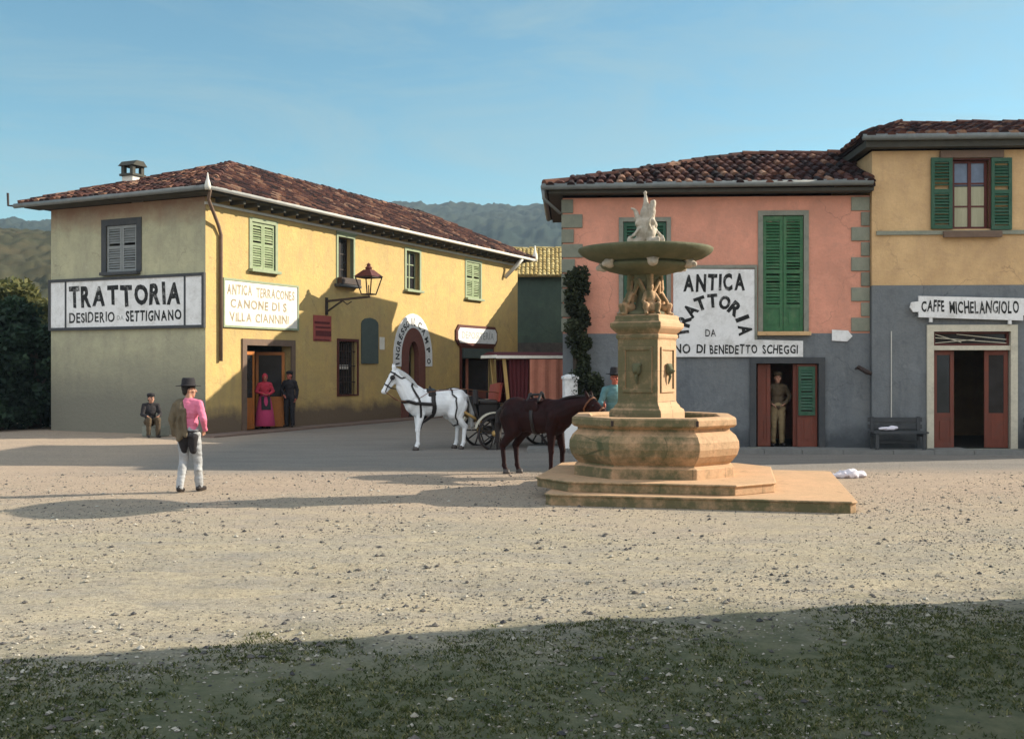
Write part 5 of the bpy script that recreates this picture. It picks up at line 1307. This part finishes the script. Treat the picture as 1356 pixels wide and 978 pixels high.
while n < 17000:
    y = 3.2 + 6.8*random.random(); x = random.uniform(-.58,.58)*y
    u = .97*y - .242*x; q = noise.noise(V((x*.8, y*.8, 2))) + .5*noise.noise(V((x*3, y*3, 7)))
    if u > 7.55 + .5*q or q + random.uniform(-.4,.4) < -.22: continue
    k = min(1, max(0, (13.2-y)/3)); z = gz(x, y)*k - .016; cb = random.random()
    for _ in range(random.randint(4,7)):
        a = random.uniform(0, 2*PI); l = random.uniform(.008,.034); ln = random.uniform(.3,1.1); w = random.uniform(.003,.006)
        ox, oy = random.uniform(-.03,.03), random.uniform(-.03,.03)
        p = V((x+ox, y+oy, z)); d = V((math.cos(a)*ln, math.sin(a)*ln, 1)).normalized(); sdv = V((-math.sin(a), math.cos(a), 0))*w
        gr.add([p-sdv, p+sdv, p+d*l*.6+sdv*.7, p+d*l+V((math.cos(a),math.sin(a),-.3))*l*.25, p+d*l*.6-sdv*.7], [(0,1,2,3,4)], min(1,max(0,cb+random.uniform(-.2,.2))))
    n += 1
o = gr.build('grass', M['grass']); tag(o, 'short patchy grass of the shaded verge in the foreground', 'grass', None, 'stuff')

# ================================================================== hills
def hill_h(az, r):
    prof = [(250,0),(380,14),(520,48),(700,98),(860,130),(960,134),(1150,95),(1400,40)]
    h = 0
    for (r0,h0),(r1,h1) in zip(prof, prof[1:]):
        if r0 <= r <= r1: h = h0 + (h1-h0)*(r-r0)/(r1-r0)
    return h
m, nt, b = nodes('wooded_hillside')
f, n_ = noise_fac(nt, .012, 8, .65, .35, .65); col = mix(nt, f, (.022,.035,.03), (.045,.05,.033))
f, n2 = noise_fac(nt, .09, 8, .75, .35, .7); col = mix(nt, mul(nt, f, .7), col, (.018,.03,.022))
nt.links.new(col, b.inputs['Base Color']); b.inputs['Roughness'].default_value = 1; b.inputs['Specular IOR Level'].default_value = .05
M['hill'] = m
NA, NR = 420, 150; vs = []
for i in range(NR+1):
    r = 250 + (1400-250)*i/NR
    for k in range(NA+1):
        az = R(-42 + 66*k/NA); x, y = r*math.sin(az), r*math.cos(az)
        h = hill_h(az, r)*(1 - .16*min(1, max(0, (-8-math.degrees(az))/6))); env = min(1, h/40)
        h *= 1 + .1*noise.noise(V((x*.003, y*.003, 0))) + .05*noise.noise(V((x*.01, y*.01, 3)))
        t = noise.noise(V((x*.055, y*.055, 1)))
        h += env*(4*t + 4.5*abs(noise.noise(V((x*.13, y*.13, 6)))) + 2*noise.noise(V((x*.3, y*.3, 2))))
        vs.append((x, y, h - 2*(1-env)))
fs = [(i*(NA+1)+k, i*(NA+1)+k+1, (i+1)*(NA+1)+k+1, (i+1)*(NA+1)+k) for i in range(NR) for k in range(NA)]
struct('hills', MB().add(vs, fs), M['hill'], True)
m, nt, b = nodes('scrubby_olive_slope')
f, n_ = noise_fac(nt, .05, 9, .7, .35, .65); col = mix(nt, f, (.075,.062,.035), (.05,.053,.032))
f, n2 = noise_fac(nt, .3, 9, .75, .42, .7); col = mix(nt, mul(nt, f, .8), col, (.035,.04,.026))
nt.links.new(col, b.inputs['Base Color']); b.inputs['Roughness'].default_value = 1; b.inputs['Specular IOR Level'].default_value = .05
vs = []; NA, NR = 200, 110
for i in range(NR+1):
    r = 75 + 235*i/NR
    for k in range(NA+1):
        az = R(-40 + 24*k/NA); x, y = r*math.sin(az), r*math.cos(az)
        h = 30*math.sin(min(1, (r-75)/190)*PI/2)**1.4*min(1, max(0, (-16-math.degrees(az))/5))**.6
        e = min(1, h/8)
        h += e*(1.2*noise.noise(V((x*.05,y*.05,5))) + 1.3*abs(noise.noise(V((x*.22,y*.22,2)))) + 1.1*abs(noise.noise(V((x*.5,y*.5,9)))))
        vs.append((x, y, h - .6*(1-e)))
fs = [(i*(NA+1)+k, i*(NA+1)+k+1, (i+1)*(NA+1)+k+1, (i+1)*(NA+1)+k) for i in range(NR) for k in range(NA)]
struct('hillside', MB().add(vs, fs), m, True)

# air
HAZE = .00026
m = bpy.data.materials.new('haze_air'); m.use_nodes = True; nt = m.node_tree
nt.nodes.remove(nt.nodes['Principled BSDF'])
pvn = nt.nodes.new('ShaderNodeVolumePrincipled'); pvn.inputs['Color'].default_value = (.62,.80,1,1); pvn.inputs['Density'].default_value = HAZE; pvn.inputs['Anisotropy'].default_value = .2
nt.links.new(pvn.outputs[0], nt.nodes['Material Output'].inputs['Volume'])
if HAZE:
    o = MB().box(-1530, 1530, -320, 1530, -3, 175).build('haze', m); o['kind'] = 'stuff'

# ================================================================== sky, sun, camera
EL = 25; TO = V((.970*math.cos(R(EL)), .242*math.cos(R(EL)), math.sin(R(EL))))
w = bpy.data.worlds.new('World'); SC.world = w; w.use_nodes = True; nt = w.node_tree
bg = nt.nodes['Background']; sky = nt.nodes.new('ShaderNodeTexSky'); sky.sky_type = 'NISHITA'; sky.sun_disc = False
sky.sun_elevation = R(EL); sky.sun_rotation = math.atan2(TO.x, TO.y); sky.air_density = 1.0; sky.dust_density = .6; sky.ozone_density = 1.5; sky.altitude = 150
tcw = N(nt, 'ShaderNodeTexCoord'); sxw = N(nt, 'ShaderNodeSeparateXYZ'); nt.links.new(tcw.outputs['Generated'], sxw.inputs[0])
tint = N(nt, 'ShaderNodeMix', data_type='RGBA', blend_type='MULTIPLY'); tint.inputs[0].default_value = 1; tint.inputs[7].default_value = (.66,1.02,.97,1)
nt.links.new(sky.outputs[0], tint.inputs[6])
# thin high streaks everywhere, plus an unseen bright cloud mass added behind the viewer as fill
_, wn = noise_fac(nt, 2.2, 9, .68, coord='Generated', stretch=(1.4,1.4,7), dist=.8)
thin = N(nt, 'ShaderNodeMapRange'); thin.inputs[1].default_value = .4; thin.inputs[2].default_value = .68; thin.inputs[4].default_value = .5; nt.links.new(wn, thin.inputs[0])
c1 = mix(nt, thin.outputs[0], tint.outputs[2], (2.6,3.6,3.75))
fill_cloud = mul(nt, mul(nt, sxw.outputs[1], -1.0), mul(nt, mul(nt, wn, .5, 'SUBTRACT'), 1.2), 'ADD')
bk_ = N(nt, 'ShaderNodeMapRange'); bk_.inputs[1].default_value = -.12; bk_.inputs[2].default_value = .3; nt.links.new(fill_cloud, bk_.inputs[0])
up_ = N(nt, 'ShaderNodeMapRange'); up_.inputs[1].default_value = -.02; up_.inputs[2].default_value = .05; nt.links.new(sxw.outputs[2], up_.inputs[0])
c2 = mix(nt, mul(nt, bk_.outputs[0], up_.outputs[0]), c1, (8.3,9.0,9.8))
nt.links.new(c2, bg.inputs[0]); bg.inputs[1].default_value = .08
sd_ = bpy.data.lights.new('sun', 'SUN'); sd_.energy = 5; sd_.angle = R(.5); sd_.color = (1,.90,.74)
so = bpy.data.objects.new('sun', sd_); C.objects.link(so); so.rotation_euler = (-TO).to_track_quat('-Z','Y').to_euler(); so.location = (30,10,30)
cam = bpy.data.cameras.new('camera'); co = bpy.data.objects.new('camera', cam); C.objects.link(co)
co.location = (0,0,1.95); co.rotation_euler = (R(90),0,0); cam.sensor_width = 36; cam.lens = 36*1400/1356; cam.shift_y = -4/1356; cam.clip_start = .1; cam.clip_end = 6000
SC.camera = co
SC.view_settings.view_transform = 'Standard'; SC.view_settings.look = 'None'; SC.view_settings.exposure = .94; SC.view_settings.gamma = 1
SC.cycles.use_denoising = True
SC.cycles.volume_bounces = 0
